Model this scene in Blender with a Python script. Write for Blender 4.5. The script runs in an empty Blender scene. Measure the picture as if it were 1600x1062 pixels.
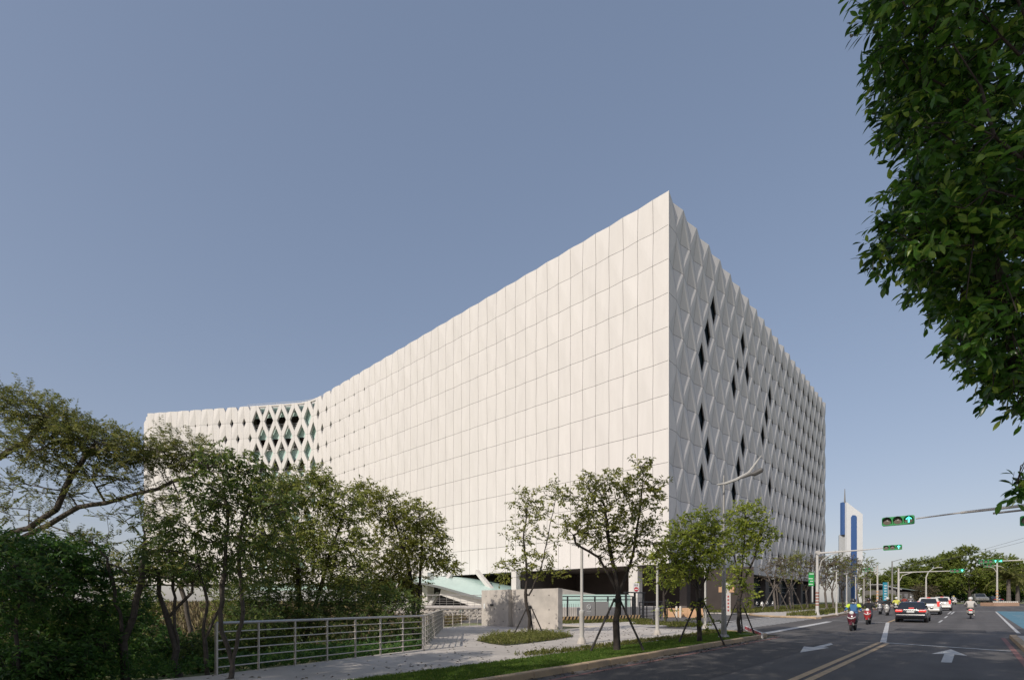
import bpy, bmesh, math, random
import numpy as np
from mathutils import Vector, Matrix

# ------------------------------------------------------------------ camera, sky, sun, exposure
scene = bpy.context.scene
F, CX, HY, EYE = 779.0, 800.0, 940.0, 1.6          # focal length in photo pixels, principal point, eye height
cam_d = bpy.data.cameras.new("camera"); cam = bpy.data.objects.new("camera", cam_d)
scene.collection.objects.link(cam); scene.camera = cam
cam.location = (0, 0, EYE); cam.rotation_euler = (math.radians(90), 0, 0)
cam_d.sensor_width = 36.0; cam_d.sensor_fit = 'HORIZONTAL'
cam_d.lens = 36.0 * F / 1600.0; cam_d.shift_y = (HY - 531.0) / 1600.0
cam_d.clip_start = 0.1; cam_d.clip_end = 6000

SUN_EL = math.radians(33.0)
SUN_H = Vector((-0.6546, -0.7566)).normalized()       # horizontal direction towards the sun
world = bpy.data.worlds.new("World"); scene.world = world; world.use_nodes = True
wn = world.node_tree.nodes; bg = wn["Background"]
sky = wn.new("ShaderNodeTexSky"); sky.sky_type = 'NISHITA'; sky.sun_disc = False
sky.sun_elevation = SUN_EL; sky.sun_rotation = math.atan2(SUN_H.x, SUN_H.y)
sky.altitude = 0; sky.air_density = 1.0; sky.dust_density = 1.2; sky.ozone_density = 1.0
hs_ = wn.new("ShaderNodeHueSaturation"); hs_.inputs["Saturation"].default_value = 1.14      # hazy air: one even toning of the whole sky
gm_ = wn.new("ShaderNodeGamma"); gm_.inputs[1].default_value = 0.5
tn_ = wn.new("ShaderNodeMix"); tn_.data_type = 'RGBA'; tn_.blend_type = 'MULTIPLY'; tn_.inputs[0].default_value = 1.0; tn_.inputs[7].default_value = (1.005, 0.962, 1.038, 1)
wl_ = world.node_tree.links
wl_.new(sky.outputs[0], hs_.inputs["Color"]); wl_.new(hs_.outputs[0], gm_.inputs[0]); wl_.new(gm_.outputs[0], tn_.inputs[6]); wl_.new(tn_.outputs[2], bg.inputs[0])
bg.inputs[1].default_value = 0.216
sun_d = bpy.data.lights.new("sun", 'SUN'); sun_d.energy = 2.95; sun_d.angle = math.radians(0.6); sun_d.color = (1.0, 0.93, 0.84)
sun = bpy.data.objects.new("sun", sun_d); scene.collection.objects.link(sun)
to_sun = Vector((SUN_H.x * math.cos(SUN_EL), SUN_H.y * math.cos(SUN_EL), math.sin(SUN_EL)))
sun.rotation_euler = to_sun.to_track_quat('Z', 'Y').to_euler(); sun.location = (-30, -30, 40)
vs = scene.view_settings
vs.view_transform = 'Standard'; vs.look = 'None'; vs.exposure = 0.18; vs.gamma = 1.0; vs.use_curve_mapping = False

# ------------------------------------------------------------------ frames
EV = Vector((0.6767, 0.7363)); EU = Vector((0.7363, -0.6767))   # along the road, to its right
def UV(u, v): return (u * EU.x + v * EV.x, u * EU.y + v * EV.y)
def uv_of(x, y): return (x * EU.x + y * EU.y, x * EV.x + y * EV.y)
def gzv(v):
    t = (min(v, 165.0) - 32.0) / 6.0
    return 0.0113 * 6.0 * (math.log1p(math.exp(t)) if t < 30 else t)
def gz(x, y): return gzv(uv_of(x, y)[1])
def UVZ(u, v, dz=0.0):
    x, y = UV(u, v); return (x, y, gzv(v) + dz)
def P(px, py, d): return Vector(((px - CX) / F * d, d, EYE + (HY - py) / F * d))
def GD(px, d, dz=0.0):
    x = (px - CX) / F * d; return Vector((x, d, gz(x, d) + dz))
def GP(px, py, dz=0.0):
    lo, hi = 2.0, 400.0
    for _ in range(50):
        m = 0.5 * (lo + hi); x = (px - CX) / F * m
        yy = HY - (gz(x, m) + dz - EYE) * F / m
        if yy > py: lo = m
        else: hi = m
    return GD(px, lo, dz)

# ------------------------------------------------------------------ materials
MATS = {}
def mat(name, col, rough=0.6, metal=0.0, var=0.0, scale=5.0, bump=0.0, bscale=40.0, col2=None, spec=0.5, emit=0.0, coat=0.0, detail=6.0, streak=0.0):
    if name in MATS: return MATS[name]
    m = bpy.data.materials.new(name); m.use_nodes = True; nt = m.node_tree; n = nt.nodes; l = nt.links
    b = n["Principled BSDF"]
    b.inputs["Base Color"].default_value = (*col, 1); b.inputs["Roughness"].default_value = rough
    b.inputs["Metallic"].default_value = metal; b.inputs["Specular IOR Level"].default_value = spec
    b.inputs["Coat Weight"].default_value = coat
    if emit > 0:
        b.inputs["Emission Color"].default_value = (*col, 1); b.inputs["Emission Strength"].default_value = emit
    tc = n.new("ShaderNodeTexCoord")
    if var > 0 or col2 is not None:
        g = n.new("ShaderNodeNewGeometry")
        nz = n.new("ShaderNodeTexNoise"); nz.inputs["Scale"].default_value = scale; nz.inputs["Detail"].default_value = detail
        nz.inputs["Roughness"].default_value = 0.65
        src = g.outputs["Position"]
        if streak > 0:
            mp = n.new("ShaderNodeMapping"); mp.inputs["Scale"].default_value = (1, 1, streak)
            l.new(src, mp.inputs[0]); src = mp.outputs[0]
        l.new(src, nz.inputs["Vector"])
        rp = n.new("ShaderNodeValToRGB"); rp.color_ramp.elements[0].position = 0.32; rp.color_ramp.elements[1].position = 0.70
        c2 = col2 if col2 is not None else tuple(max(0, c * (1 - var)) for c in col)
        rp.color_ramp.elements[0].color = (*c2, 1); rp.color_ramp.elements[1].color = (*col, 1)
        l.new(nz.outputs["Fac"], rp.inputs[0]); l.new(rp.outputs[0], b.inputs["Base Color"])
    if bump > 0:
        g2 = n.new("ShaderNodeNewGeometry")
        nb = n.new("ShaderNodeTexNoise"); nb.inputs["Scale"].default_value = bscale; nb.inputs["Detail"].default_value = 4
        l.new(g2.outputs["Position"], nb.inputs["Vector"])
        bp = n.new("ShaderNodeBump"); bp.inputs["Strength"].default_value = bump; bp.inputs["Distance"].default_value = 0.02
        l.new(nb.outputs["Fac"], bp.inputs["Height"]); l.new(bp.outputs[0], b.inputs["Normal"])
    MATS[name] = m
    return m

def leaf_mat(name, dark, light, young, trans=0.35, rough=0.45, spec=0.4):
    m = bpy.data.materials.new(name); m.use_nodes = True; nt = m.node_tree; n = nt.nodes; l = nt.links
    b = n["Principled BSDF"]; out = n["Material Output"]
    at = n.new("ShaderNodeAttribute"); at.attribute_name = "leaf_tone"
    rp = n.new("ShaderNodeValToRGB"); e = rp.color_ramp.elements
    e[0].position = 0.0; e[0].color = (*dark, 1); e[1].position = 1.0; e[1].color = (*young, 1)
    x = e.new(0.72); x.color = (*light, 1)
    l.new(at.outputs["Fac"], rp.inputs[0]); l.new(rp.outputs[0], b.inputs["Base Color"])
    b.inputs["Roughness"].default_value = rough; b.inputs["Specular IOR Level"].default_value = spec
    tr = n.new("ShaderNodeBsdfTranslucent"); mx = n.new("ShaderNodeMixShader"); mx.inputs[0].default_value = trans
    hs = n.new("ShaderNodeHueSaturation"); hs.inputs["Value"].default_value = 1.5; hs.inputs["Hue"].default_value = 0.485
    l.new(rp.outputs[0], hs.inputs["Color"]); l.new(hs.outputs[0], tr.inputs[0])
    l.new(b.outputs[0], mx.inputs[1]); l.new(tr.outputs[0], mx.inputs[2]); l.new(mx.outputs[0], out.inputs[0])
    return m

# ------------------------------------------------------------------ object helpers
COL = scene.collection
def tag(o, label=None, cat=None, group=None, kind=None):
    if label: o["label"] = label
    if cat: o["category"] = cat
    if group: o["group"] = group
    if kind: o["kind"] = kind
    return o
def thing(name, label, cat, loc=(0, 0, 0), rz=0.0, group=None):
    o = bpy.data.objects.new(name, None); COL.objects.link(o)
    o.empty_display_size = 0.3; o.location = loc; o.rotation_euler = (0, 0, rz)
    return tag(o, label, cat, group)
def setting(name, loc=(0, 0, 0)):
    o = bpy.data.objects.new(name, None); COL.objects.link(o); o.location = loc; o["kind"] = "structure"; return o
def copy_tree(o, parent=None):
    c = o.copy(); COL.objects.link(c); c.parent = parent
    for ch in list(o.children): copy_tree(ch, c)
    return c

class MB:
    """collects shapes in world (or local) coordinates and links them as one mesh"""
    def __init__(s): s.v = []; s.f = []; s.m = []
    def add(s, vs_, fs, mi=0):
        o = len(s.v); s.v.extend([tuple(p) for p in vs_])
        for f in fs: s.f.append(tuple(i + o for i in f)); s.m.append(mi)
        return s
    def box(s, c, d, rz=0.0, mi=0, taper=1.0, ax=None):
        hx, hy, hz = d[0] / 2, d[1] / 2, d[2] / 2; cs, sn = math.cos(rz), math.sin(rz); pts = []
        for z, k in ((-hz, 1.0), (hz, taper)):
            for x, y in ((-hx, -hy), (hx, -hy), (hx, hy), (-hx, hy)):
                x *= k; y *= k
                pts.append((c[0] + x * cs - y * sn, c[1] + x * sn + y * cs, c[2] + z))
        return s.add(pts, [(0, 3, 2, 1), (4, 5, 6, 7), (0, 1, 5, 4), (1, 2, 6, 5), (2, 3, 7, 6), (3, 0, 4, 7)], mi)
    def bbox(s, c, d, rz=0.0, bev=0.02, mi=0):
        bm = bmesh.new(); bmesh.ops.create_cube(bm, size=1.0)
        bmesh.ops.scale(bm, vec=d, verts=bm.verts)
        bmesh.ops.bevel(bm, geom=list(bm.edges), offset=min(bev, min(d) * 0.45), segments=2, affect='EDGES', profile=0.6)
        M = Matrix.Translation(Vector(c)) @ Matrix.Rotation(rz, 4, 'Z'); bm.transform(M)
        bm.verts.index_update()
        s.add([v.co[:] for v in bm.verts], [[v.index for v in f.verts] for f in bm.faces], mi); bm.free(); return s
    def tube(s, pts, r, n=8, mi=0, cap=True):
        pts = [Vector(p) for p in pts]; k = len(pts); rs = r if isinstance(r, (list, tuple)) else [r] * k
        ring = []; prev = None
        for i, p in enumerate(pts):
            t = (pts[min(i + 1, k - 1)] - pts[max(i - 1, 0)]).normalized()
            a = prev if prev is not None else (Vector((0, 0, 1)) if abs(t.z) < 0.9 else Vector((1, 0, 0)))
            x = (a - t * a.dot(t))
            if x.length < 1e-5: x = t.orthogonal()
            x.normalize(); y = t.cross(x); prev = x
            ring.append([p + (x * math.cos(2 * math.pi * j / n) + y * math.sin(2 * math.pi * j / n)) * rs[i] for j in range(n)])
        vv = [q for rg in ring for q in rg]; ff = []
        for i in range(k - 1):
            for j in range(n):
                a, b = i * n + j, i * n + (j + 1) % n; ff.append((a, b, b + n, a + n))
        if cap: ff.append(tuple(range(n - 1, -1, -1))); ff.append(tuple((k - 1) * n + j for j in range(n)))
        return s.add(vv, ff, mi)
    def lathe(s, c, prof, n=16, mi=0, axis='z'):
        vv = []; ff = []
        for r, z in prof:
            for j in range(n):
                a = 2 * math.pi * j / n; x, y = r * math.cos(a), r * math.sin(a)
                q = (x, y, z) if axis == 'z' else ((z, x, y) if axis == 'x' else (x, z, y))
                vv.append((c[0] + q[0], c[1] + q[1], c[2] + q[2]))
        for i in range(len(prof) - 1):
            for j in range(n):
                a, b = i * n + j, i * n + (j + 1) % n; ff.append((a, b, b + n, a + n))
        ff.append(tuple(range(n - 1, -1, -1))); ff.append(tuple((len(prof) - 1) * n + j for j in range(n)))
        return s.add(vv, ff, mi)
    def prism(s, poly, z0, z1, mi=0):
        n = len(poly); vv = [(x, y, z0) for x, y in poly] + [(x, y, z1) for x, y in poly]
        return s.add(vv, [tuple(range(n - 1, -1, -1)), tuple(range(n, 2 * n))] + [(i, (i + 1) % n, n + (i + 1) % n, n + i) for i in range(n)], mi)
    def extrude(s, pts, d, mi=0):
        n = len(pts); d = Vector(d); vv = [tuple(p) for p in pts] + [tuple(Vector(p) + d) for p in pts]
        return s.add(vv, [tuple(range(n - 1, -1, -1)), tuple(range(n, 2 * n))] + [(i, (i + 1) % n, n + (i + 1) % n, n + i) for i in range(n)], mi)
    def loft(s, rings, mi=0, closed=True, cap=True):
        n = len(rings[0]); vv = [p for r in rings for p in r]; ff = []
        for i in range(len(rings) - 1):
            for j in range(n if closed else n - 1):
                a, b = i * n + j, i * n + (j + 1) % n; ff.append((a, b, b + n, a + n))
        if cap: ff.append(tuple(range(n - 1, -1, -1))); ff.append(tuple((len(rings) - 1) * n + j for j in range(n)))
        return s.add(vv, ff, mi)
    def mesh(s, name, mats, off=(0, 0, 0), smooth=False):
        me = bpy.data.meshes.new(name)
        me.from_pydata([(x - off[0], y - off[1], z - off[2]) for x, y, z in s.v], [], s.f)
        for m in (mats if isinstance(mats, (list, tuple)) else [mats]): me.materials.append(m)
        me.polygons.foreach_set("material_index", s.m)
        bm = bmesh.new(); bm.from_mesh(me); bmesh.ops.recalc_face_normals(bm, faces=bm.faces); bm.to_mesh(me); bm.free()
        if smooth:
            me.polygons.foreach_set("use_smooth", [True] * len(me.polygons))
            try: me.set_sharp_from_angle(angle=math.radians(38))
            except Exception: pass
        me.update(); return me
    def build(s, name, mats, parent=None, smooth=False, world=True):
        """world=True: the shapes are in world coordinates and the parent carries only a location"""
        off = parent_loc(parent) if (parent is not None and world) else (0, 0, 0)
        o = bpy.data.objects.new(name, s.mesh(name, mats, off, smooth)); COL.objects.link(o); o.parent = parent
        return o
def parent_loc(p):
    l = Vector((0, 0, 0))
    while p is not None: l += p.location; p = p.parent
    return l
def one(name, mb, mats, label, cat, loc=None, group=None, kind=None, smooth=False):
    """a thing that is a single mesh, origin at its base"""
    off = loc if loc is not None else (0, 0, 0)
    o = bpy.data.objects.new(name, mb.mesh(name, mats, off, smooth)); COL.objects.link(o); o.location = off
    return tag(o, label, cat, group, kind)

def np_mesh(name, V, faces, mats, tone=None, smooth=False):
    """V (n,3); faces: list of (m,k) integer arrays"""
    me = bpy.data.meshes.new(name)
    me.vertices.add(len(V)); me.vertices.foreach_set("co", np.ascontiguousarray(V, dtype=np.float32).ravel())
    ks = np.concatenate([np.full(len(f), f.shape[1], np.int32) for f in faces])
    li = np.concatenate([f.ravel() for f in faces]).astype(np.int32)
    me.loops.add(len(li)); me.loops.foreach_set("vertex_index", li)
    st = np.zeros(len(ks), np.int32); st[1:] = np.cumsum(ks)[:-1]
    me.polygons.add(len(ks)); me.polygons.foreach_set("loop_start", st); me.polygons.foreach_set("loop_total", ks)
    for m in (mats if isinstance(mats, (list, tuple)) else [mats]): me.materials.append(m)
    if smooth: me.polygons.foreach_set("use_smooth", np.ones(len(ks), dtype=bool))
    me.update(calc_edges=True)
    if tone is not None:
        a = me.attributes.new("leaf_tone", 'FLOAT', 'POINT'); a.data.foreach_set("value", np.ascontiguousarray(tone, dtype=np.float32))
    return me

# ------------------------------------------------------------------ vegetation engine
def unit(a): return a / np.maximum(np.linalg.norm(a, axis=-1, keepdims=True), 1e-9)
def leaves(C, D, N, L, Wd, rng, tone, fine=False, fold=0.25, curl=0.15):
    """one leaf per row: base C, axis D, blade normal N"""
    n = len(C); D = unit(D); S = unit(np.cross(D, N)); N = np.cross(S, D)
    L = L[:, None]; Wd = Wd[:, None]
    if not fine:
        b = C; t = C + D * L - N * (curl * L); m = C + D * L * 0.45 + N * (curl * 0.3 * L)
        l_ = m + S * Wd * 0.5 + N * (fold * Wd * 0.5); r_ = m - S * Wd * 0.5 + N * (fold * Wd * 0.5)
        V = np.stack([b, l_, t, r_], 1).reshape(-1, 3); i = np.arange(n)[:, None] * 4
        return V, [np.concatenate([i + np.array([[0, 2, 1]]), i + np.array([[0, 3, 2]])])], np.repeat(tone, 4)
    row = []
    for f, w in ((0.0, 0.03), (0.25, 0.72), (0.5, 1.0), (0.75, 0.74), (1.0, 0.02)):
        c = C + D * L * f - N * (curl * L * f * f)
        row += [c + S * Wd * 0.5 * w + N * (fold * Wd * 0.5 * w), c, c - S * Wd * 0.5 * w + N * (fold * Wd * 0.5 * w)]
    V = np.stack(row, 1).reshape(-1, 3); i = np.arange(n)[:, None] * 15; fs = []
    for k in range(4):
        a = k * 3; fs += [i + np.array([[a, a + 1, a + 4, a + 3]]), i + np.array([[a + 1, a + 2, a + 5, a + 4]])]
    return V, [np.concatenate(fs)], np.repeat(tone, 15)

def frusta(A, B, ra, rb, n=6):
    """a tapered tube per segment"""
    d = unit(B - A); ref = np.where(np.abs(d[:, 2:3]) < 0.9, np.array([[0, 0, 1.0]]), np.array([[1.0, 0, 0]]))
    x = unit(np.cross(d, ref)); y = np.cross(d, x); k = len(A); ring = []
    for P0, r in ((A, ra), (B, rb)):
        for j in range(n):
            a = 2 * math.pi * j / n; ring.append(P0 + (x * math.cos(a) + y * math.sin(a)) * r[:, None])
    V = np.stack(ring, 1).reshape(-1, 3); i = np.arange(k)[:, None] * 2 * n
    return V, np.concatenate([i + np.array([[j, (j + 1) % n, n + (j + 1) % n, n + j]]) for j in range(n)])

def skeleton(trunks, targets, rng, seg=0.35, jit=0.10, lift=0.10):
    """grow limbs from the trunk polylines to every target point; returns nodes, parents"""
    nodes = []; par = []; tr = set()
    for tp in trunks:
        pv = -1
        for k, p in enumerate(tp):
            if k == 0:
                p = np.array(p, float); pq = -1
                if nodes: pq = int(np.argmin([np.linalg.norm(q_ - p) for q_ in nodes]))
                nodes.append(p); par.append(pq); pv = len(nodes) - 1; continue
            a = nodes[pv]; b = np.array(p, float); m = max(1, int(np.linalg.norm(b - a) / seg))
            for q in range(1, m + 1):
                nodes.append(a + (b - a) * q / m + (rng.normal(0, 0.02, 3) if q < m else 0)); par.append(pv if q == 1 else len(nodes) - 2); 
            pv = len(nodes) - 1
    ntr = len(nodes); tips = []
    lows = [sum(1 for _ in t) for t in trunks]
    top = np.array(nodes[-1]); order = np.argsort([min(np.linalg.norm(np.array(tp[-1]) - t) for tp in trunks) for t in targets])
    zmin = min(tp[0][2] for tp in trunks); ztop = max(tp[-1][2] for tp in trunks); zlim = zmin + 0.42 * (ztop - zmin)
    N = np.array(nodes)
    for ti in order:
        t = targets[ti]; dv = t - N; d = np.linalg.norm(dv, axis=1)
        pen = d + 1.3 * np.maximum(0, N[:, 2] - t[2] + 0.15 * d) + np.where(N[:, 2] < zlim, 6.0 * (zlim - N[:, 2]) + 1.0, 0)
        j = int(np.argmin(pen)); a = N[j]; L = np.linalg.norm(t - a); m = max(1, int(L / seg)); pv = j; new = []
        sag = rng.normal(0, jit * L, 3) * 0.5; sag[2] += lift * L
        for q in range(1, m + 1):
            f = q / m; p = a + (t - a) * f + sag * 4 * f * (1 - f) * 0.5 + (rng.normal(0, 0.03, 3) if q < m else 0)
            new.append(p); par.append(pv); pv = len(par) - 1
        N = np.vstack([N, np.array(new)]); tips.append(pv)
    return N, np.array(par), tips, ntr

def limb_mesh(N, par, tips, r_tip, r_base, expo=0.5, n=6):
    cnt = np.zeros(len(N)); cnt[tips] += 1
    for i in range(len(N) - 1, -1, -1):
        if cnt[i] == 0: cnt[i] = 0.3
        if par[i] >= 0: cnt[par[i]] += cnt[i]
    r = r_tip * np.maximum(cnt, 1) ** expo
    r = r_tip + (r - r_tip) * (r_base - r_tip) / max(r.max() - r_tip, 1e-6)
    for i in np.where(par < 0)[0]: r[i] *= 1.35
    e = np.where(par >= 0)[0]
    return frusta(N[par[e]], N[e], np.minimum(r[par[e]], r[e] * 1.3), r[e], n)

def blob_points(blobs, rng, shell=2.6):
    pts = []; nrm = []
    for c, r, k in blobs:
        d = unit(rng.normal(size=(k, 3))); rad = rng.random(k) ** (1 / shell)
        bump = 1 + 0.22 * np.sin(d[:, 0] * 5 + c[0]) * np.cos(d[:, 2] * 6 + c[2] + d[:, 1] * 4)
        pts.append(np.array(c) + d * rad[:, None] * np.array(r) * bump[:, None]); nrm.append(d)
    return np.vstack(pts), np.vstack(nrm)

def foliage(T, O, rng, k, tl, L, Wd, up=0.15, droop=0.35, fine=False, spread=0.9, pinnate=False, tone_lo=0.0, tone_hi=0.8, young=0.05):
    """k leaves along a short twig at every target; returns leaf mesh data and twig ends"""
    n = len(T); tdir = unit(O * 0.7 + rng.normal(0, 0.55, (n, 3)) + np.array([0, 0, up])); ln = tl * rng.uniform(0.6, 1.3, n)
    A = T; B = T + tdir * ln[:, None]
    f = np.tile(np.linspace(0.08, 1.0, k), n) + rng.normal(0, 0.03, n * k); idx = np.repeat(np.arange(n), k)
    td = tdir[idx]; C = A[idx] + td * (ln[idx] * f)[:, None]; C[:, 2] -= droop * 0.25 * ln[idx] * f * f
    side = unit(np.cross(td, np.tile(np.array([[0, 0, 1.0]]), (n * k, 1))) + rng.normal(0, 0.05 if pinnate else 0.35, (n * k, 3)))
    sg = np.where(np.arange(n * k) % 2 == 0, 1.0, -1.0)[:, None]
    D = td * (0.35 if pinnate else 0.55) + side * sg * spread + rng.normal(0, 0.06 if pinnate else 0.28, (n * k, 3)); D[:, 2] -= droop * rng.uniform(0.3, 1.2, n * k)
    Nn = unit(np.array([-.50, -.58, .85]) + rng.normal(0, 0.30 if pinnate else 0.55, (n * k, 3)))   # blades turn to the light
    Ls = L * rng.uniform(0.65, 1.2, n * k); Ws = Wd * rng.uniform(0.75, 1.2, n * k)
    base = rng.uniform(tone_lo, tone_hi, n)[idx]
    tone = np.clip(base + rng.normal(0, 0.12, n * k), 0, 0.85); y = rng.random(n * k) < young; tone[y] = 0.86 + 0.14 * rng.random(y.sum())
    V, fs, tn = leaves(C, D, Nn, Ls, Ws, rng, tone, fine)
    return V, fs, tn, A, B

BARK = mat("bark", (0.115, 0.095, 0.078), 0.9, var=0.5, scale=9, bump=0.6, bscale=30)
BARK_DK = mat("bark_dark", (0.06, 0.048, 0.04), 0.9, var=0.5, scale=9, bump=0.6, bscale=30)
BARK_LT = mat("bark_pale", (0.17, 0.145, 0.125), 0.9, var=0.45, scale=12, bump=0.5, bscale=30)
def tree(name, label, cat, trunks, blobs, leaf, lm, bark, r_base, r_tip=0.006, group=None, seed=1, parts=("trunk", "crown"), seg=0.35, shell=2.6, keep=1.0, n=6, jit=0.10, lift=0.10, kw=None, cull=None, expo=0.68):
    """leaf = (leaves per twig, twig length, leaf length, leaf width)"""
    rng = np.random.default_rng(seed); kw = kw or {}
    T, O = blob_points(blobs, rng, shell)
    ok = T[:, 2] > min(q[2] for t in trunks for q in t) - (0.6 if name == 'ficus_spray' else -0.05)
    T, O = T[ok], O[ok]
    if cull is not None: kp = np.array([cull(t) for t in T]); T, O = T[kp], O[kp]
    base = Vector(trunks[0][0]); root = thing(name, label, cat, base, 0, group); off = np.array(base)
    lim = T if keep >= 1 else T[rng.random(len(T)) < keep]
    N, par, tips, _ = skeleton(trunks, lim, rng, seg, jit, lift)
    V1, F1 = limb_mesh(N, par, tips, r_tip, r_base, expo, n)
    V, fs, tn, A, B = foliage(T, O, rng, *leaf, **kw)
    rt = np.full(len(A), max(r_tip * 0.55, 0.0022))
    V2, F2 = frusta(A, B, rt, rt * 0.5, 3)
    me = np_mesh(parts[0], np.vstack([V1, V2]) - off, [np.concatenate([F1, F2 + len(V1)])], bark, smooth=True)
    o = bpy.data.objects.new(parts[0], me); COL.objects.link(o); o.parent = root
    me2 = np_mesh(parts[1], V - off, fs, lm, tn)
    o2 = bpy.data.objects.new(parts[1], me2); COL.objects.link(o2); o2.parent = root
    return root
def blob(px, py, d, rx, ry, rd, k, dens=1.7):
    """a crown lobe seen at pixel (px,py) at distance d with radii in pixels, depth radius in metres"""
    return (tuple(P(px, py, d)), (rx / F * d, rd, ry / F * d), int(k * dens))

# ================================================================== THE SETTING
def smooth(a, b, x):
    t = min(1, max(0, (x - a) / (b - a))); return t * t * (3 - 2 * t)
M_ground = mat("dry_ground", (0.30, 0.27, 0.17), 0.95, col2=(0.13, 0.17, 0.045), scale=0.35, bump=0.8, bscale=6)
M_soil = mat("dark_soil", (0.09, 0.08, 0.045), 0.95, col2=(0.04, 0.06, 0.02), scale=1.3, bump=0.8, bscale=14)
M_asph = mat("asphalt", (0.135, 0.124, 0.117), 0.85, col2=(0.090, 0.083, 0.079), scale=0.5, bump=0.35, bscale=220, detail=12)
M_pave = mat("concrete_paving", (0.60, 0.545, 0.485), 0.85, col2=(0.47, 0.425, 0.38), scale=0.9, bump=0.2, bscale=90, detail=10)
M_kerb = mat("kerb_yellow_worn", (0.52, 0.37, 0.22), 0.85, col2=(0.34, 0.26, 0.18), scale=2.2, bump=0.3, bscale=60, detail=10)
M_white = mat("road_white", (0.70, 0.69, 0.66), 0.7, col2=(0.42, 0.41, 0.40), scale=6, detail=10)
M_yellow = mat("road_yellow", (0.68, 0.46, 0.26), 0.7, col2=(0.36, 0.27, 0.16), scale=6, detail=10)
M_red = mat("road_red", (0.36, 0.14, 0.12), 0.75, col2=(0.16, 0.10, 0.09), scale=5, detail=10)
M_blue = mat("bike_lane_blue", (0.12, 0.26, 0.33), 0.75, col2=(0.09, 0.20, 0.26), scale=1.5, detail=10)
M_grass = mat("lawn_base", (0.12, 0.19, 0.035), 0.95, col2=(0.07, 0.115, 0.022), scale=5, bump=0.8, bscale=50)

def wear(m, amt, sc_u, sc_v):
    """long streaks that follow the carriageway: polished wheel paths and dust, in road coordinates"""
    n = m.node_tree.nodes; l = m.node_tree.links; b = n["Principled BSDF"]; src = b.inputs["Base Color"].links[0].from_socket
    g = n.new("ShaderNodeNewGeometry"); mp = n.new("ShaderNodeMapping"); mp.vector_type = 'TEXTURE'
    mp.inputs["Rotation"].default_value = (0, 0, math.atan2(EV.y, EV.x)); mp.inputs["Scale"].default_value = (1 / sc_v, 1 / sc_u, 1)
    nz = n.new("ShaderNodeTexNoise"); nz.inputs["Scale"].default_value = 1.0; nz.inputs["Detail"].default_value = 5
    l.new(g.outputs["Position"], mp.inputs[0]); l.new(mp.outputs[0], nz.inputs["Vector"])
    mr = n.new("ShaderNodeMapRange"); mr.inputs[1].default_value = .3; mr.inputs[2].default_value = .7; mr.inputs[3].default_value = 1 - amt; mr.inputs[4].default_value = 1 + amt
    l.new(nz.outputs["Fac"], mr.inputs[0])
    mx = n.new("ShaderNodeMix"); mx.data_type = 'RGBA'; mx.blend_type = 'MULTIPLY'; mx.inputs[0].default_value = 1.0
    l.new(src, mx.inputs[6]); l.new(mr.outputs[0], mx.inputs[7]); l.new(mx.outputs[2], b.inputs["Base Color"])
wear(M_asph, .22, 1.1, .04); wear(M_pave, .12, .35, .5)

def bank(x, y):
    """rise of the dry bank and the hollow left of the footpath"""
    u, v = uv_of(x, y); h = 0.0
    h -= 0.45 * smooth(-13.2, -15.5, u) * (1 - smooth(20, 30, y))
    h += 1.15 * smooth(26, 40, y) * smooth(-9, -14, x)
    return h
def ground_z(x, y):
    u, v = uv_of(x, y)
    return gzv(v) + bank(x, y) - 0.03
# far-reaching ground sheet: fine near, coarse far
xs = sorted(set([-4000, -1500, -600, -300] + list(range(-200, 0, 8)) + list(range(-48, 24, 2)) + list(range(24, 260, 8)) + [400, 900, 2000, 4000]))
ys = sorted(set([-2000, -500, -150, -60, -30] + list(range(-16, 64, 2)) + list(range(64, 260, 8)) + [400, 900, 2000, 5000]))
V = [(x, y, (ground_z(x, y) if abs(x) < 500 and -200 < y < 500 else gz(x, y) - 0.03)) for y in ys for x in xs]; nx = len(xs)
Fq = [(j * nx + i, j * nx + i + 1, (j + 1) * nx + i + 1, (j + 1) * nx + i) for j in range(len(ys) - 1) for i in range(nx - 1)]
g = MB(); g.add(V, Fq); og = g.build("ground", M_ground, None, smooth=True); og["kind"] = "structure"

def strip(name, uL, uR, v0, v1, dz, m, step=2.0, thick=0.0, parent=None, kind="structure", mi=0, mb=None):
    """sheet along the road between two (possibly varying) offsets; thick > 0 gives it sides"""
    fL = uL if callable(uL) else (lambda v, a=uL: a); fR = uR if callable(uR) else (lambda v, a=uR: a)
    k = max(1, int(math.ceil((v1 - v0) / step))); b = mb or MB(); top = []; n0 = len(b.v)
    vvs = [v0 + (v1 - v0) * i / k for i in range(k + 1)]
    pts = [UVZ(fL(v), v, dz) for v in vvs] + [UVZ(fR(v), v, dz) for v in vvs]
    fs = [(i, i + 1, k + 1 + i + 1, k + 1 + i) for i in range(k)]
    if thick > 0:
        pts += [UVZ(fL(v), v, dz - thick) for v in vvs] + [UVZ(fR(v), v, dz - thick) for v in vvs]; q = 2 * (k + 1)
        for i in range(k):
            fs += [(i, q + i, q + i + 1, i + 1), (k + 1 + i, k + 2 + i, q + k + 2 + i, q + k + 1 + i)]
        fs += [(0, k + 1, q + k + 1, q), (k, q + k, q + 2 * k + 1, 2 * k + 1)]
    b.add(pts, fs, mi)
    if mb is not None: return None
    o = b.build(name, m, parent)
    if parent is None and kind: o["kind"] = kind
    return o
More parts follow.
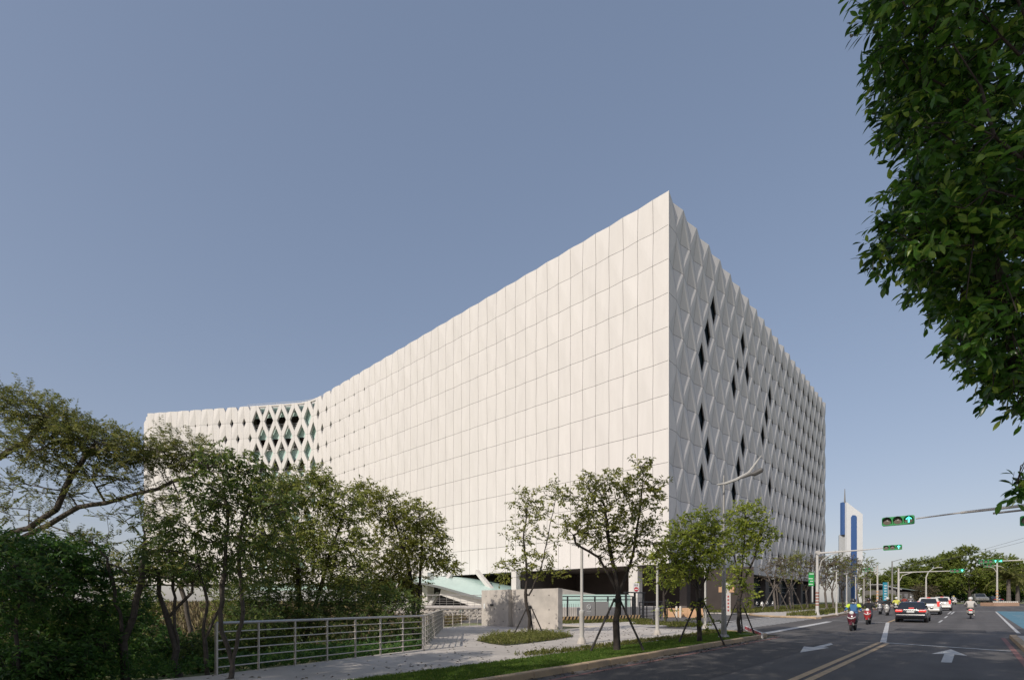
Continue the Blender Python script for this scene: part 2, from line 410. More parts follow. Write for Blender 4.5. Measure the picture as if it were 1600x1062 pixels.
def uvpoly(name, poly, dz, m, thick=0.0, parent=None, kind="structure", mb=None):
    b = mb or MB(); pts = [UVZ(u, v, dz) for u, v in poly]; n = len(pts)
    if thick > 0:
        pts += [UVZ(u, v, dz - thick) for u, v in poly]
        b.add(pts, [tuple(range(n))] + [(i, n + i, n + (i + 1) % n, (i + 1) % n) for i in range(n)])
    else: b.add(pts, [tuple(range(n))])
    if mb is not None: return None
    o = b.build(name, m, parent)
    if parent is None and kind: o["kind"] = kind
    return o

# road: main carriageway, widening past the driveway, the driveway itself and the far junction
def road_left(v):
    if v < 25.6: return -6.72
    if v < 56: return -60.0
    return -9.3
b = MB()
strip(None, -6.72, 13.0, -80, 26, 0.0, None, mb=b); strip(None, -62.0, 13.0, 26, 57, 0.0, None, mb=b)
strip(None, -9.6, 13.0, 57, 118, 0.0, None, mb=b); strip(None, -40.0, 60.0, 118, 142, 0.0, None, mb=b)
o = b.build("road", M_asph); o["kind"] = "structure"
# repaired asphalt patches
M_patch = mat("asphalt_patch", (0.080, 0.074, 0.071), 0.85, col2=(0.066, 0.061, 0.059), scale=0.8, bump=0.3, bscale=220, detail=12)
b = MB(); strip(None, -6.4, -4.0, 6, 22, 0.004, None, mb=b); strip(None, -3.1, 0.6, 34, 37.2, 0.004, None, mb=b); strip(None, -9.0, -5.2, 29, 31.2, 0.004, None, mb=b)
o = b.build("asphalt_patches", M_patch); o["kind"] = "structure"

# --- painted markings
def line(mb, p0, p1, w, dz=0.008, seg=2.0):
    (u0, v0), (u1, v1) = p0, p1; L = math.hypot(u1 - u0, v1 - v0); nu, nv = -(v1 - v0) / L * w / 2, (u1 - u0) / L * w / 2
    k = max(1, int(L / seg)); pts = []
    for i in range(k + 1):
        f = i / k; u = u0 + (u1 - u0) * f; v = v0 + (v1 - v0) * f
        pts += [UVZ(u + nu, v + nv, dz), UVZ(u - nu, v - nv, dz)]
    mb.add(pts, [(2 * i, 2 * i + 1, 2 * i + 3, 2 * i + 2) for i in range(k)])
def uvp(px, py): p = GP(px, py); return uv_of(p.x, p.y)
yl = MB()
pa, pb = (-2.60, 2.0), uvp(1380, 1003)
line(yl, (-2.72, 3.0), (pb[0] - 0.10, pb[1]), 0.15); line(yl, (-2.44, 10.5), (pb[0] + 0.18, pb[1] - 0.3), 0.15); line(yl, (-2.46, 3), (-2.43, 7.5), 0.15); line(yl, (-2.45, 8.2), (-2.42, 9.4), 0.15)
line(yl, uvp(1387, 972), uvp(1411, 962.5), 0.14); line(yl, uvp(1411, 962.5), (-4.2, 112), 0.14)
o = yl.build("yellow_centre_line", M_yellow); o["kind"] = "structure"
wl = MB()
line(wl, pb, uvp(1387, 972), 0.20)
line(wl, uvp(1381, 1003.5), uvp(1582, 1017), 0.24)                      # stop line
line(wl, uvp(1300, 969), uvp(1384, 972), 0.22)
for a, c in (((1467, 972), (1472, 968.5)), ((1476, 965), (1480, 962)), ((1481, 959), (1486, 955)), ((1486, 959), (1491, 955))): line(wl, uvp(*a), uvp(*c), 0.13)
for k in range(7): line(wl, (-2.2 + 2.6 * k, 114.5), (-1.0 + 2.6 * k, 114.5), 0.5)
line(wl, uvp(1470, 954.5), uvp(1556, 954.8), 0.35)
line(wl, uvp(1556, 955), uvp(1592, 989), 0.14); 
line(wl, uvp(1193, 989), uvp(1296, 970.5), 0.42)
line(wl, (-13.7, 34.8), (-13.5, 53.5), 0.28)
for k in range(22):
    v = 29.2 + k * 1.12; line(wl, (-13.1 if v > 34 else -12.6, v + 0.35), (-9.7, v), 0.50, 0.008, 1.0)
# arrows (straight ahead in the near lane, turn arrow in the oncoming lane)
def arrow(mb, cu, cv, s, pts):
    mb.add([UVZ(cu + a * s, cv + c * s, 0.008) for a, c in pts], [tuple(range(len(pts)))])
ap = [uvp(*q) for q in ((1486, 1014), (1512, 1024.3), (1491.5, 1022.3), (1487, 1035), (1470, 1034.3), (1475.5, 1021.2), (1455, 1021))]
wl.add([UVZ(u, v, 0.008) for u, v in ap], [(0, 1, 2), (0, 2, 5), (0, 5, 6), (2, 3, 4, 5)])
A1 = uvp(1274, 1011)
ap = [uvp(*q) for q in ((1250, 1019), (1256, 1009.5), (1271, 1010.5), (1298, 1004), (1302, 1006.2), (1286, 1010.8), (1296, 1011.5))]
wl.add([UVZ(u, v, 0.008) for u, v in ap], [tuple(range(len(ap)))])
o = wl.build("white_road_markings", M_white); o["kind"] = "structure"
rl = MB(); line(rl, (-6.32, -20), (-6.32, 24.6), 0.12); line(rl, (-6.32, 24.6), (-7.6, 26.1), 0.12); line(rl, (1.02, -20), (1.05, 30.5), 0.14); line(rl, (-9.0, 50), (-9.0, 112), 0.14)
o = rl.build("red_kerb_lines", M_red); o["kind"] = "structure"
o = strip("bike_lane", lambda v: 2.2, lambda v: 8.0, 33.0, 80.0, 0.005, M_blue)
bw = MB(); rr = random.Random(4)
for k in range(9):
    v = 37.5 + k * 4.7
    for q in range(4):
        if rr.random() < 0.8: line(bw, (2.9 + q * 1.0, v + rr.uniform(-0.3, .3)), (3.55 + q * 1.0, v + rr.uniform(-0.3, .3)), rr.uniform(0.25, 0.5), 0.010)
o = bw.build("bike_lane_lettering", M_white); o["kind"] = "structure"

# --- kerbs: separate stones near, one run far away
kb = setting("kerb"); 
km = MB(); km.bbox((0, 0, 0), (0.20, 1.0, 0.24), bev=0.025); kmesh = km.mesh("kerb_stone", M_kerb)
def kerb_stone(u0, v0, u1, v1):
    a = Vector(UVZ(u0, v0)); c = Vector(UVZ(u1, v1)); o = bpy.data.objects.new("kerb_stone", kmesh); COL.objects.link(o); o.parent = kb
    o.location = (a + c) / 2 + Vector((0, 0, 0.03 + random.uniform(-.004, .004))); L = (c - a).length
    o.rotation_euler = (0, 0, math.atan2(c.y - a.y, c.x - a.x) - math.pi / 2); o.scale = (1, (L - 0.008), 1)
random.seed(7)
v = 1.0
while v < 24.0: kerb_stone(-6.82, v, -6.82, v + 1.0); v += 1.0
arc = [(-6.82, 24.0), (-6.95, 24.75), (-7.35, 25.4), (-8.0, 25.85), (-8.8, 26.05), (-9.6, 26.1)]
for a, c in zip(arc[:-1], arc[1:]): kerb_stone(*a, *c)
v = 48.5; kerb_stone(-9.6, 48.0, -9.3, 48.6)
b = MB()
strip(None, -9.5, -9.28, 48.6, 112, 0.15, None, thick=0.2, mb=b); strip(None, 1.25, 1.46, -30, 30.5, 0.15, None, thick=0.2, mb=b); strip(None, 8.1, 8.3, 33, 96, 0.15, None, thick=0.2, mb=b)
b.build("kerb_run", M_kerb, kb)
# pavement right of the road
o = strip("pavement_right", 1.46, 30.0, -60, 30.5, 0.12, M_pave, thick=0.2)
o = strip("pavement_far_right", 8.3, 40.0, 33, 96, 0.12, M_pave, thick=0.2)

# --- lawn verge behind the near kerb
o = strip("lawn_verge_soil", lambda v: -8.7 if v > 3.5 else -9.3, -6.92, -10, 23.0, 0.115, M_grass, thick=0.2)
uvpoly("lawn_corner_soil", [(-6.92, 23), (-6.93, 24), (-7.05, 24.7), (-7.45, 25.3), (-8.05, 25.7), (-8.75, 25.9), (-9.2, 25.9), (-9.2, 23)], 0.115, M_grass, thick=0.2)

# --- footpath: large cast slabs with open joints
fp = setting("footpath")
rail_uv = [(-11.5, -12.0), (-11.3, 3.47), (-12.65, 9.65), (-22.6, 18.66), (-23.1, 21.9)]
def left_edge(v):
    for (u0, v0), (u1, v1) in zip(rail_uv[:-1], rail_uv[1:]):
        if v0 <= v <= v1: return u0 + (u1 - u0) * (v - v0) / (v1 - v0) - 0.12
    return -23.2
def slab(uL, uR, v0, v1, dz=0.115):
    g_ = 0.012; strip("slab", (lambda v: (uL(v) if callable(uL) else uL) + g_), uR - g_, v0 + g_, v1 - g_, dz, M_pave, step=0.8, thick=0.1, parent=fp)
cuts = [-12, -6, -1, 3.47, 6.5, 9.65]
for a, c in zip(cuts[:-1], cuts[1:]): slab(left_edge, -8.72, a, c)
for a, c in ((9.65, 12.6), (12.6, 15.6), (15.6, 18.66), (18.66, 21.9)):
    slab(lambda v: -12.0, -8.72, a, c); slab(lambda v: max(left_edge(v), -16.2), -12.0, a, c)
    if c > 14: slab(left_edge, -16.2, max(a, 13.0), c)
for a, c in ((21.9, 24.0), (24.0, 26.0)): slab(-16.4, -9.2, a, c)
slab(-21.0, -13.8, 26.0, 30.0); slab(-21.0, -14.0, 30.0, 34.0)
b = MB(); uvpoly(None, [(-23.5, 1), (-6.9, 1), (-6.9, 24), (-8.4, 25.9), (-21, 26), (-21, 34), (-23.5, 34)], 0.09, None, mb=b)
o = strip("footpath_bedding", lambda v: left_edge(v) if v < 21.8 else -16.6, -8.7, -12, 25.9, 0.085, mat("bedding", (0.12, 0.11, 0.1), 0.95), step=0.7)
# far corner pavement with a rounded kerb
cor = [(-9.5, 48.4)] + [(-9.6 - 7.6 * math.sin(a), 60.0 - 9.0 * math.cos(a) - 2.5) for a in [math.radians(q) for q in range(0, 91, 10)]] + [(-17.2, 112), (-9.5, 112)]
uvpoly("pavement_far", cor, 0.13, M_pave, thick=0.2)
ke = [UVZ(u, v, 0.09) for u, v in cor[1:11]]
b = MB(); b.tube(ke, 0.10, 6); b.build("kerb_curve", M_kerb, kb)
o = strip("planting_bed", -27.0, -17.3, 58.5, 140, 0.10, M_soil)
uvpoly("forecourt", [(-60, 57.0), (-17.4, 57.0), (-17.4, 58.4), (-27.2, 58.4), (-27.2, 145), (-60, 145)], 0.10, M_pave, thick=0.15)

# ================================================================== OFFICE BUILDING
Z0, ROW, NR = 6.2, 4.08, 11
C0 = Vector((18.87, 60.0)); dL = Vector((-0.7365, 0.6765)).normalized(); dR = Vector((0.6787, 0.7345)).normalized()
M_clad = mat("white_cladding", (0.690, 0.655, 0.622), 0.62, var=0.09, scale=0.9, detail=8, streak=0.15, spec=0.3)
def panel_tone(m, amt):
    n = m.node_tree.nodes; l = m.node_tree.links; b = n["Principled BSDF"]; src = b.inputs["Base Color"].links[0].from_socket
    oi = n.new("ShaderNodeObjectInfo"); mr = n.new("ShaderNodeMapRange"); mr.inputs[3].default_value = 1 - amt; mr.inputs[4].default_value = 1 + amt * .4
    l.new(oi.outputs["Random"], mr.inputs[0]); mx = n.new("ShaderNodeMix"); mx.data_type = 'RGBA'; mx.blend_type = 'MULTIPLY'; mx.inputs[0].default_value = 1.0
    l.new(src, mx.inputs[6]); l.new(mr.outputs[0], mx.inputs[7]); l.new(mx.outputs[2], b.inputs["Base Color"])
panel_tone(M_clad, .03)
M_joint = mat("joint_gasket", (0.20, 0.19, 0.18), 0.8)
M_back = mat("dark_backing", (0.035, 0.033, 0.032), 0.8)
M_glass = mat("window_glass", (0.012, 0.022, 0.028), 0.25, spec=0.25)
M_mint = mat("mint_glass", (0.52, 0.70, 0.63), 0.30, var=0.10, scale=0.4)
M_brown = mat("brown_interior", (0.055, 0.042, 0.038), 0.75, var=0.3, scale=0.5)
M_conc = mat("fair_concrete", (0.56, 0.51, 0.45), 0.85, col2=(0.40, 0.365, 0.325), scale=1.3, bump=0.2, bscale=40, detail=10)
M_colm = mat("pale_column", (0.62, 0.59, 0.55), 0.7, var=0.1, scale=1)
bld = thing("office_building", "huge white folded-panel office block with a sharp corner, raised over an open ground floor", "building", (C0.x, C0.y, gz(C0.x, C0.y)))
def out_normal(d, side): return Vector((d.y, -d.x)) * side
# left path: long face, rounded inner corner, far wing, return
nodesL = [C0 + dL * (89.4 * i / 43) for i in range(44)]
dW = Vector((-0.987, 0.162)).normalized(); ang0 = math.atan2(dL.y, dL.x); ang1 = math.atan2(dW.y, dW.x)
for k in range(1, 5):
    a = ang0 + (ang1 - ang0) * (k - 0.5) / 4; nodesL.append(nodesL[-1] + Vector((math.cos(a), math.sin(a))) * 2.02)
for k in range(24): nodesL.append(nodesL[-1] + dW * 1.75)
dE = Vector((-0.655, 0.755)).normalized()
for k in range(5): nodesL.append(nodesL[-1] + dE * 2.0)
nodesR = [C0 + dR * (87.1 * i / 42) for i in range(43)]

def openL(i, j):
    if j <= 0: return 0.0
    if 33 <= i < 40: t = 0.11
    elif 40 <= i < 42: t = 0.24
    elif 42 <= i < 44: t = 0.34
    elif 44 <= i < 47: t = 0.66
    elif 47 <= i <= 53: t = 0.71
    elif 54 <= i < 60: t = 0.29
    elif 60 <= i < 66: t = 0.115
    else: t = 0.0
    return t
EXPL = {(7, 9): .52, (6, 8): .52, (5, 7): .52, (5, 5): .52, (6, 4): .52, (5, 3): .52, (13, 9): .52, (14, 8): .52, (11, 7): .52, (12, 8): .3, (13, 5): .52, (12, 4): .52, (11, 3): .52, (20, 8): .52, (19, 7): .52, (18, 6): .52, (20, 4): .5}
def openR(i, j):
    if (i, j) in EXPL: return EXPL[(i, j)]
    if j <= 0 or i < 9: return 0.0
    rng_ = ((i * 73 + j * 151) % 17) / 17.0
    t = 0.05 + 0.34 * smooth(11, 36, i) + 0.08 * rng_ * smooth(12, 20, i)
    return round(t, 2) if t > 0.07 else 0.0
def depL(i, j):
    if i == 0 or i == len(nodesL) - 1: return 0.0
    if 44 <= i <= 54: return 0.10
    return round(0.04 + 0.10 * j / 11.0 + (0.05 if i > 25 else 0) + (0.06 if i > 50 else 0), 2)
def depR(i, j):
    if i == 0 or i == 42: return 0.0
    return round(0.43 + 0.07 * smooth(4, 30, i), 2)

PM = {}
def panel_mesh(key, w, par_, tA, tB, dA, dB, bP, bQ, rev):
    if key in PM: return PM[key]
    g_ = 0.022; b_ = MB()
    def pt(a, c, dep):
        if par_: a = 1 - a
        x = g_ + a * (w - 2 * g_); z = g_ + c * (ROW - 2 * g_); return (x, -dep, z)
    tA_ = min(tA, 0.97 - max(bP, bQ)); tB_ = min(tB, 0.97 - max(bP, bQ))
    eA = [pt(tA_, 0, dA * (1 - tA_ / (1 - bP))), pt(1 - bP, 0, 0), pt(0, 1 - bQ, 0), pt(0, tA_, dA * (1 - tA_ / (1 - bQ)))]
    eB = [pt(1, 1 - tB_, dB * (1 - tB_ / (1 - bQ))), pt(1, bQ, 0), pt(bP, 1, 0), pt(1 - tB_, 1, dB * (1 - tB_ / (1 - bP)))]
    bar = [eA[1], pt(1, 0, 0), eB[1], eB[2], pt(0, 1, 0), eA[2]]
    if tA_ < 0.01: b_.add([eA[0], eA[1], eA[2]], [(0, 1, 2)])
    else: b_.add(eA, [(0, 1, 2, 3)])
    if tB_ < 0.01: b_.add([eB[0], eB[1], eB[2]], [(0, 1, 2)])
    else: b_.add(eB, [(0, 1, 2, 3)])
    b_.add(bar, [(0, 1, 2, 3, 4, 5)])
    loop = [(eA[0], .1), (eA[1], .1), (bar[1], .1), (eB[1], .1), (eB[0], rev if tB_ > .01 else .1), (eB[3], .1), (eB[2], .1), (bar[4], .1), (eA[2], .1), (eA[3], rev if tA_ > .01 else .1)]
    for k in range(10):
        (p, r), (q, _) = loop[k], loop[(k + 1) % 10]
        if math.dist(p, q) < 1e-4: continue
        b_.add([p, q, (q[0], q[1] - r, q[2]), (p[0], p[1] - r, p[2])], [(0, 1, 2, 3)], 1 if r < .2 else 0)
    me = b_.mesh("facade_panel", [M_clad, M_joint]); PM[key] = me
    return me

def facade(nodes, side, fo, fd, name, parity, beta, lo, hi):
    """panels between consecutive plan nodes; the nearest 300 are parts, the rest one joined part"""
    items = []; wins = []
    for i in range(len(nodes) - 1):
        a, c = nodes[i], nodes[i + 1]; d = (c - a); w = d.length; d.normalize(); n_ = out_normal(d, side)
        for j in range(NR):
            p0 = 0 if (i + j + parity) % 2 == 0 else 1
            rA, rB = ((i, j), (i + 1, j + 1)) if p0 == 0 else ((i + 1, j), (i, j + 1))
            tA, tB, dA, dB = fo(*rA), fo(*rB), fd(*rA), fd(*rB); bP, bQ = beta(i, j, p0)
            key = (name, round(w, 2), p0, tA, tB, dA, dB, bP, bQ)
            me = panel_mesh(key, w, p0, tA, tB, dA, dB, bP, bQ, 0.55 if side < 0 else 0.15)
            M = Matrix(((d.x, n_.x, 0, a.x), (d.y, n_.y, 0, a.y), (0, 0, 1, Z0 + j * ROW), (0, 0, 0, 1)))
            mid = (a + c) / 2; dist = mid.length; fs_ = abs(n_.dot(mid.normalized()))
            items.append((w * fs_ / dist ** 2, me, M))
    for i in range(1, len(nodes) - 1):
        for j in range(1, NR + 1):
            if (i + j + parity) % 2 == 0 and fo(i, j) > 0.01 and not (lo <= i <= hi): wins.append((i, j, fo(i, j)))
    items.sort(key=lambda t: -t[0]); base = bld.location
    for k, (_, me, M) in enumerate(items[:300]):
        o = bpy.data.objects.new(name, me); COL.objects.link(o); o.parent = bld; M2 = M.copy(); M2.translation -= base; o.matrix_local = M2
    rest = MB()
    for _, me, M in items[300:]:
        off = len(rest.v); rest.v.extend([tuple(M @ v.co) for v in me.vertices])
        for p in me.polygons: rest.f.append(tuple(q + off for q in p.vertices)); rest.m.append(p.material_index)
    if rest.v:
        o = rest.build(name + "_far", [M_clad, M_joint], bld); o["kind"] = "stuff"
    wm = {}
    for i, j, t in wins:
        a, c = nodes[i - 1], nodes[i + 1]; d = (c - a).normalized(); n_ = out_normal(d, side); w = (c - a).length / 2
        t2 = min(t * 1.25 + 0.03, .9)
        if (t2, round(w, 2)) not in wm:
            q = MB(); hw, hh = w * t2, ROW * t2
            q.add([(-hw, 0, 0), (0, 0, -hh), (hw, 0, 0), (0, 0, hh)] if j < NR else [(-hw, 0, 0), (0, 0, -hh), (hw, 0, 0), (0, 0, 0)], [(0, 1, 2, 3)])
            wm[(t2, round(w, 2))] = q.mesh("window", M_glass)
        if j == NR: continue
        o = bpy.data.objects.new("window", wm[(t2, round(w, 2))]); COL.objects.link(o); o.parent = bld
        pp = nodes[i] - n_ * (0.74 if side < 0 else 0.54)
        o.matrix_local = Matrix(((d.x, n_.x, 0, pp.x - base.x), (d.y, n_.y, 0, pp.y - base.y), (0, 0, 1, Z0 + j * ROW - base.z), (0, 0, 0, 1)))
def betaR(i, j, p0):
    return (0.03, 0.20)
def betaL(i, j, p0): return (0.24, 0.24) if 44 <= i <= 54 else (0.10, 0.10)
facade(nodesR, 1, openR, depR, "folded_panel", 0, betaR, 999, 999)
facade(nodesL, -1, openL, depL, "flat_panel", 1, betaL, 43, 54)
# backing walls behind the panels
def offset_path(nodes, side, dist):
    r = []
    for i in range(len(nodes)):
        a = nodes[max(i - 1, 0)]; c = nodes[min(i + 1, len(nodes) - 1)]; n_ = out_normal((c - a).normalized(), side); r.append(nodes[i] - n_ * dist)
    return r
def curtain(pts, z0, z1, mb):
    n_ = len(pts); mb.add([(p.x, p.y, z0) for p in pts] + [(p.x, p.y, z1) for p in pts], [(i, i + 1, n_ + i + 1, n_ + i) for i in range(n_ - 1)])
ZT = Z0 + NR * ROW
b = MB(); opR = offset_path(nodesR, 1, 0.8); opL = offset_path(nodesL, -1, 0.8)
opR[0] = opL[0] = C0 - out_normal(dL, -1) * .8 - out_normal(dR, 1) * .8
curtain(opR[0:], Z0 + 0.05, ZT - 1.2, b); curtain(opL[:45], Z0 + 0.05, ZT - 0.25, b); curtain(opL[55:], Z0 + 0.05, ZT - 1.2, b)
b.build("backing_wall", M_back, bld)
# corner trim
nLc = out_normal(dL, -1); nRc = out_normal(dR, 1); q = C0 + nLc * .012 + nRc * .012
b = MB(); b.prism([tuple(q), tuple(q + dR * .09), tuple(q + dR * .09 + dL * .09), tuple(q + dL * .09)], Z0 + .01, ZT - .01); b.build("corner_trim", M_clad, bld)
# open loggia floors in the lattice bay
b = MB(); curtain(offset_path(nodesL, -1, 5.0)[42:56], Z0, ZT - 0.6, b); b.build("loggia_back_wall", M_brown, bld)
zf = Z0 + 1.0
lg = offset_path(nodesL, -1, 1.3); lg2 = offset_path(nodesL, -1, 4.9)
M_slabw = mat("slab_edge_white", (0.66, 0.64, 0.61), 0.7)
while zf < ZT:
    b = MB(); pts = lg[42:56]; back = lg2[42:56]; n_ = len(pts)
    for i in range(n_ - 1):
        b.extrude([(pts[i].x, pts[i].y, zf), (pts[i + 1].x, pts[i + 1].y, zf), (back[i + 1].x, back[i + 1].y, zf), (back[i].x, back[i].y, zf)], (0, 0, 0.35))
    b.build("floor_slab", M_slabw, bld)
    b = MB(); curtain(offset_path(nodesL, -1, 1.22)[42:56], zf - 2.6, zf - 0.15, b); b.build("glass_band", M_mint, bld)
    b = MB()
    for dz in (0.75, 1.15): b.tube([(p.x, p.y, zf + dz) for p in pts], 0.05, 5)
    b.build("handrail", M_slabw, bld); zf += 5.45
b = MB(); q = offset_path(nodesL, -1, 1.1); curtain(q[44:47], Z0 + 0.1, ZT - 0.7, b); b.build("corner_glazing", M_mint, bld)
# top rim over the lattice bay
b = MB()
for i in range(43, 54):
    a, c = nodesL[i], nodesL[i + 1]; d = (c - a).normalized(); n_ = out_normal(d, -1); b.extrude([(a.x - n_.x * .06, a.y - n_.y * .06, ZT - .42), (c.x - n_.x * .06, c.y - n_.y * .06, ZT - .42), (c.x - n_.x * .5, c.y - n_.y * .5, ZT - .42), (a.x - n_.x * .5, a.y - n_.y * .5, ZT - .42)], (0, 0, .40))
b.build("roof_rim", M_clad, bld)
# soffit, roof
plan = [tuple(p) for p in opR] + [(40, 185), (-60, 190)] + [tuple(p) for p in reversed(opL)]
def ngon(poly, z, mb): mb.add([(x, y, z) for x, y in poly], [tuple(range(len(poly)))])
plan_o = [tuple(p) for p in offset_path(nodesR, 1, 0.16)] + [(40, 185), (-60, 190)] + [tuple(p) for p in reversed(offset_path(nodesL, -1, 0.16))]
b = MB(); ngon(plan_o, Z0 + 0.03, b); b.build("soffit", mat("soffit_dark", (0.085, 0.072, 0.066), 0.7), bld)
b = MB(); ngon(plan, ZT - 1.6, b); b.build("roof", M_back, bld)
# recessed ground floor
inn = [C0 - out_normal(dL, -1) * 12 + dL * s_ for s_ in (-6, 20, 50, 88)]
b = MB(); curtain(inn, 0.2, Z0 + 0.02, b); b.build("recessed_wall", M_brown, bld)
nR = out_normal(dR, 1)
M_pier = mat("pier_brown_stone", (0.115, 0.095, 0.088), 0.6, var=0.3, scale=1.2)
gl = offset_path(nodesR, 1, 3.0)
def ramp_pt(s_, back): p = C0 + dR * s_ - nR * back; return p
angR = math.atan2(dR.y, dR.x)
for s_, wd in ((8.5, 1.2), (17.5, 3.0), (26.5, 1.6), (35, 1.6), (43.5, 2.2), (52, 1.6), (60.5, 1.6), (69, 1.6), (77.5, 1.6), (85.5, 1.6)):
    p = ramp_pt(s_, 1.7); b = MB(); zb = gz(p.x, p.y); b.box((p.x, p.y, (zb + Z0) / 2), (wd, 1.0, Z0 - zb), rz=angR)
    for zz in (2.1, 4.0): b.box((p.x, p.y, zb + zz), (wd + .02, 1.02, 0.03), rz=angR)
    b.build("pier", M_pier, bld)
for k, (s0, s1, m_) in enumerate(((28.5, 33.2, M_glass), (36.5, 42, M_glass), (45, 51, M_glass), (54, 59.5, M_glass), (62, 68, M_glass), (71, 76.5, M_glass))):
    b = MB(); a, c = ramp_pt(s0 - 1.2, 2.1), ramp_pt(s1 + 1.2, 2.1); curtain([a, c], gz(a.x, a.y), Z0, b); b.build("shop_glazing", m_, bld)
    b = MB()
    for zz in (2.6, 3.6): b.tube([(a.x + nR.x * .05, a.y + nR.y * .05, gz(a.x, a.y) + zz), (c.x + nR.x * .05, c.y + nR.y * .05, gz(c.x, c.y) + zz)], 0.06, 4)
    b.build("glazing_bar", mat("grey_bar", (0.3, 0.3, 0.29), 0.5), bld)
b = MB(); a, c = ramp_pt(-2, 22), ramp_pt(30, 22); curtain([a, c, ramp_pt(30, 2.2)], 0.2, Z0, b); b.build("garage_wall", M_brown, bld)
M_lamp = mat("tube_light", (1.0, 0.97, 0.9), 0.5, emit=2.5)
for s_, bk in ((20.5, 5), (21, 9), (22.5, 13), (47, 1.2), (12.5, 6), (13, 11)):
    p = ramp_pt(s_, bk); b = MB(); b.box((p.x, p.y, Z0 - 0.12), (1.3, 0.14, 0.08), rz=angR); b.build("ceiling_light", M_lamp, bld)
# big pale columns, V struts under the long face
p = P(993, 945, 64); b = MB(); b.box((p.x, p.y, (0.3 + Z0) / 2), (1.25, 1.25, Z0 - 0.3), rz=ang0); b.build("column", M_colm, bld)
p = P(669, 945, 78); b = MB(); b.box((p.x, p.y, (0.9 + Z0) / 2), (1.3, 1.3, Z0 - 0.9), rz=ang0); b.build("column", M_colm, bld)
p = P(806, 945, 70); b = MB(); b.box((p.x, p.y, (0.9 + Z0) / 2), (0.9, 0.9, Z0 - 0.9), rz=ang0); b.build("column", M_colm, bld)
def beam(mb, a, c, w, h):
    a, c = Vector(a), Vector(c); t = (c - a).normalized(); s_ = t.cross(Vector((0, 0, 1))).normalized(); up = s_.cross(t)
    ring = lambda q: [q + s_ * w / 2 + up * h / 2, q - s_ * w / 2 + up * h / 2, q - s_ * w / 2 - up * h / 2, q + s_ * w / 2 - up * h / 2]
    mb.loft([ring(a), ring(c)])
for (x0, y0, d0), (x1, y1, d1) in (((672, 946, 76), (705, 896, 83)), ((776, 930, 75), (745, 892, 80)), ((640, 946, 90), (610, 898, 96)), ((560, 946, 100), (590, 900, 104))):
    b = MB(); beam(b, P(x0, y0, d0), P(x1, y1, d1), 0.6, 0.6); b.build("strut", M_colm, bld)
# mint canopy sweeping under the building, and its ramp beam
def patch(rows, mb):
    n_ = len(rows[0]); mb.add([p for r in rows for p in r], [(i * n_ + j, i * n_ + j + 1, (i + 1) * n_ + j + 1, (i + 1) * n_ + j) for i in range(len(rows) - 1) for j in range(n_ - 1)])
edge_lo = [(640, 908, 74), (668, 911, 73), (690, 916, 72), (715, 923, 71), (740, 930, 70), (765, 936, 69), (800, 938, 68), (860, 939, 68)]
edge_hi = [(640, 902, 92), (668, 901, 91), (690, 900, 90), (715, 900, 89), (740, 902, 88), (765, 906, 87), (800, 914, 85), (860, 930, 82)]
rows = []
for k in range(7):
    f = k / 6; rows.append([P(*e0).lerp(P(*e1), f) + Vector((0, 0, 0.5 * math.sin(f * math.pi))) for e0, e1 in zip(edge_lo, edge_hi)])
b = MB(); patch(rows, b); patch([[q - Vector((0, 0, 0.15)) for q in r] for r in rows], b); b.build("mint_canopy", M_mint, bld, smooth=True)
b = MB(); patch([[P(*e) + Vector((0, -.05, 0.05)) for e in edge_lo], [P(*e) + Vector((0, -.05, -0.3)) for e in edge_lo]], b); b.build("canopy_edge", mat("canopy_edge_grey", (0.16, 0.17, 0.165), 0.6), bld)
b = MB(); beam(b, P(690, 921, 74), P(755, 944, 71), 0.4, 1.5); b.build("ramp_beam", M_colm, bld)
b = MB(); curtain([Vector((p.x, p.y)) for p in (P(672, 940, 79), P(690, 940, 78), P(800, 940, 76))], 0.8, 3.6, b); b.build("ramp_shade_sheet", M_back, bld)  # near-black sheet standing in for the shade under the ramp
b = MB(); a, c = P(800, 935, 52), P(985, 935, 55); b.extrude([(a.x, a.y, 1.0), (c.x, c.y, 1.0), (c.x, c.y + .3, 1.0), (a.x, a.y + .3, 1.0)], (0, 0, 1.42)); b.build("mint_parapet", M_mint, bld)
b = MB(); a, c = P(870, 935, 56), P(930, 935, 58); b.add([(a.x, a.y, 2.3), (c.x, c.y, 2.3), (c.x, c.y, 2.5), (a.x, a.y, 3.2)], [(0, 1, 2, 3)]); b.build("ramp_cheek", M_conc, bld)
# raised plaza left of the driveway
b = MB(); b.prism([(-70, 46.5), (-2.5, 45.4), (6, 46), (16.5, 56), (19, 62), (-40, 120), (-110, 140)], -0.5, 1.08); o = b.build("plaza", M_pave); o["kind"] = "structure"

# ================================================================== STREET THINGS
M_steel = mat("brushed_steel", (0.52, 0.49, 0.46), 0.38, metal=0.75)
M_galv = mat("galvanised", (0.30, 0.29, 0.275), 0.5, metal=0.35, var=0.15, scale=3)
M_polew = mat("pole_offwhite", (0.52, 0.50, 0.465), 0.55, var=0.12, scale=3)
M_black = mat("black_metal", (0.022, 0.022, 0.024), 0.5)
M_stake = mat("stake_dark_wood", (0.035, 0.030, 0.028), 0.8)
M_rubber = mat("rubber", (0.018, 0.018, 0.018), 0.85)
M_gsig = mat("signal_green", (0.02, 0.26, 0.07), 0.4)
M_glow = mat("signal_arrow_glow", (0.10, 0.95, 0.72), 0.5, emit=1.6)
M_lensd = mat("signal_lens", (0.16, 0.135, 0.115), 0.25)

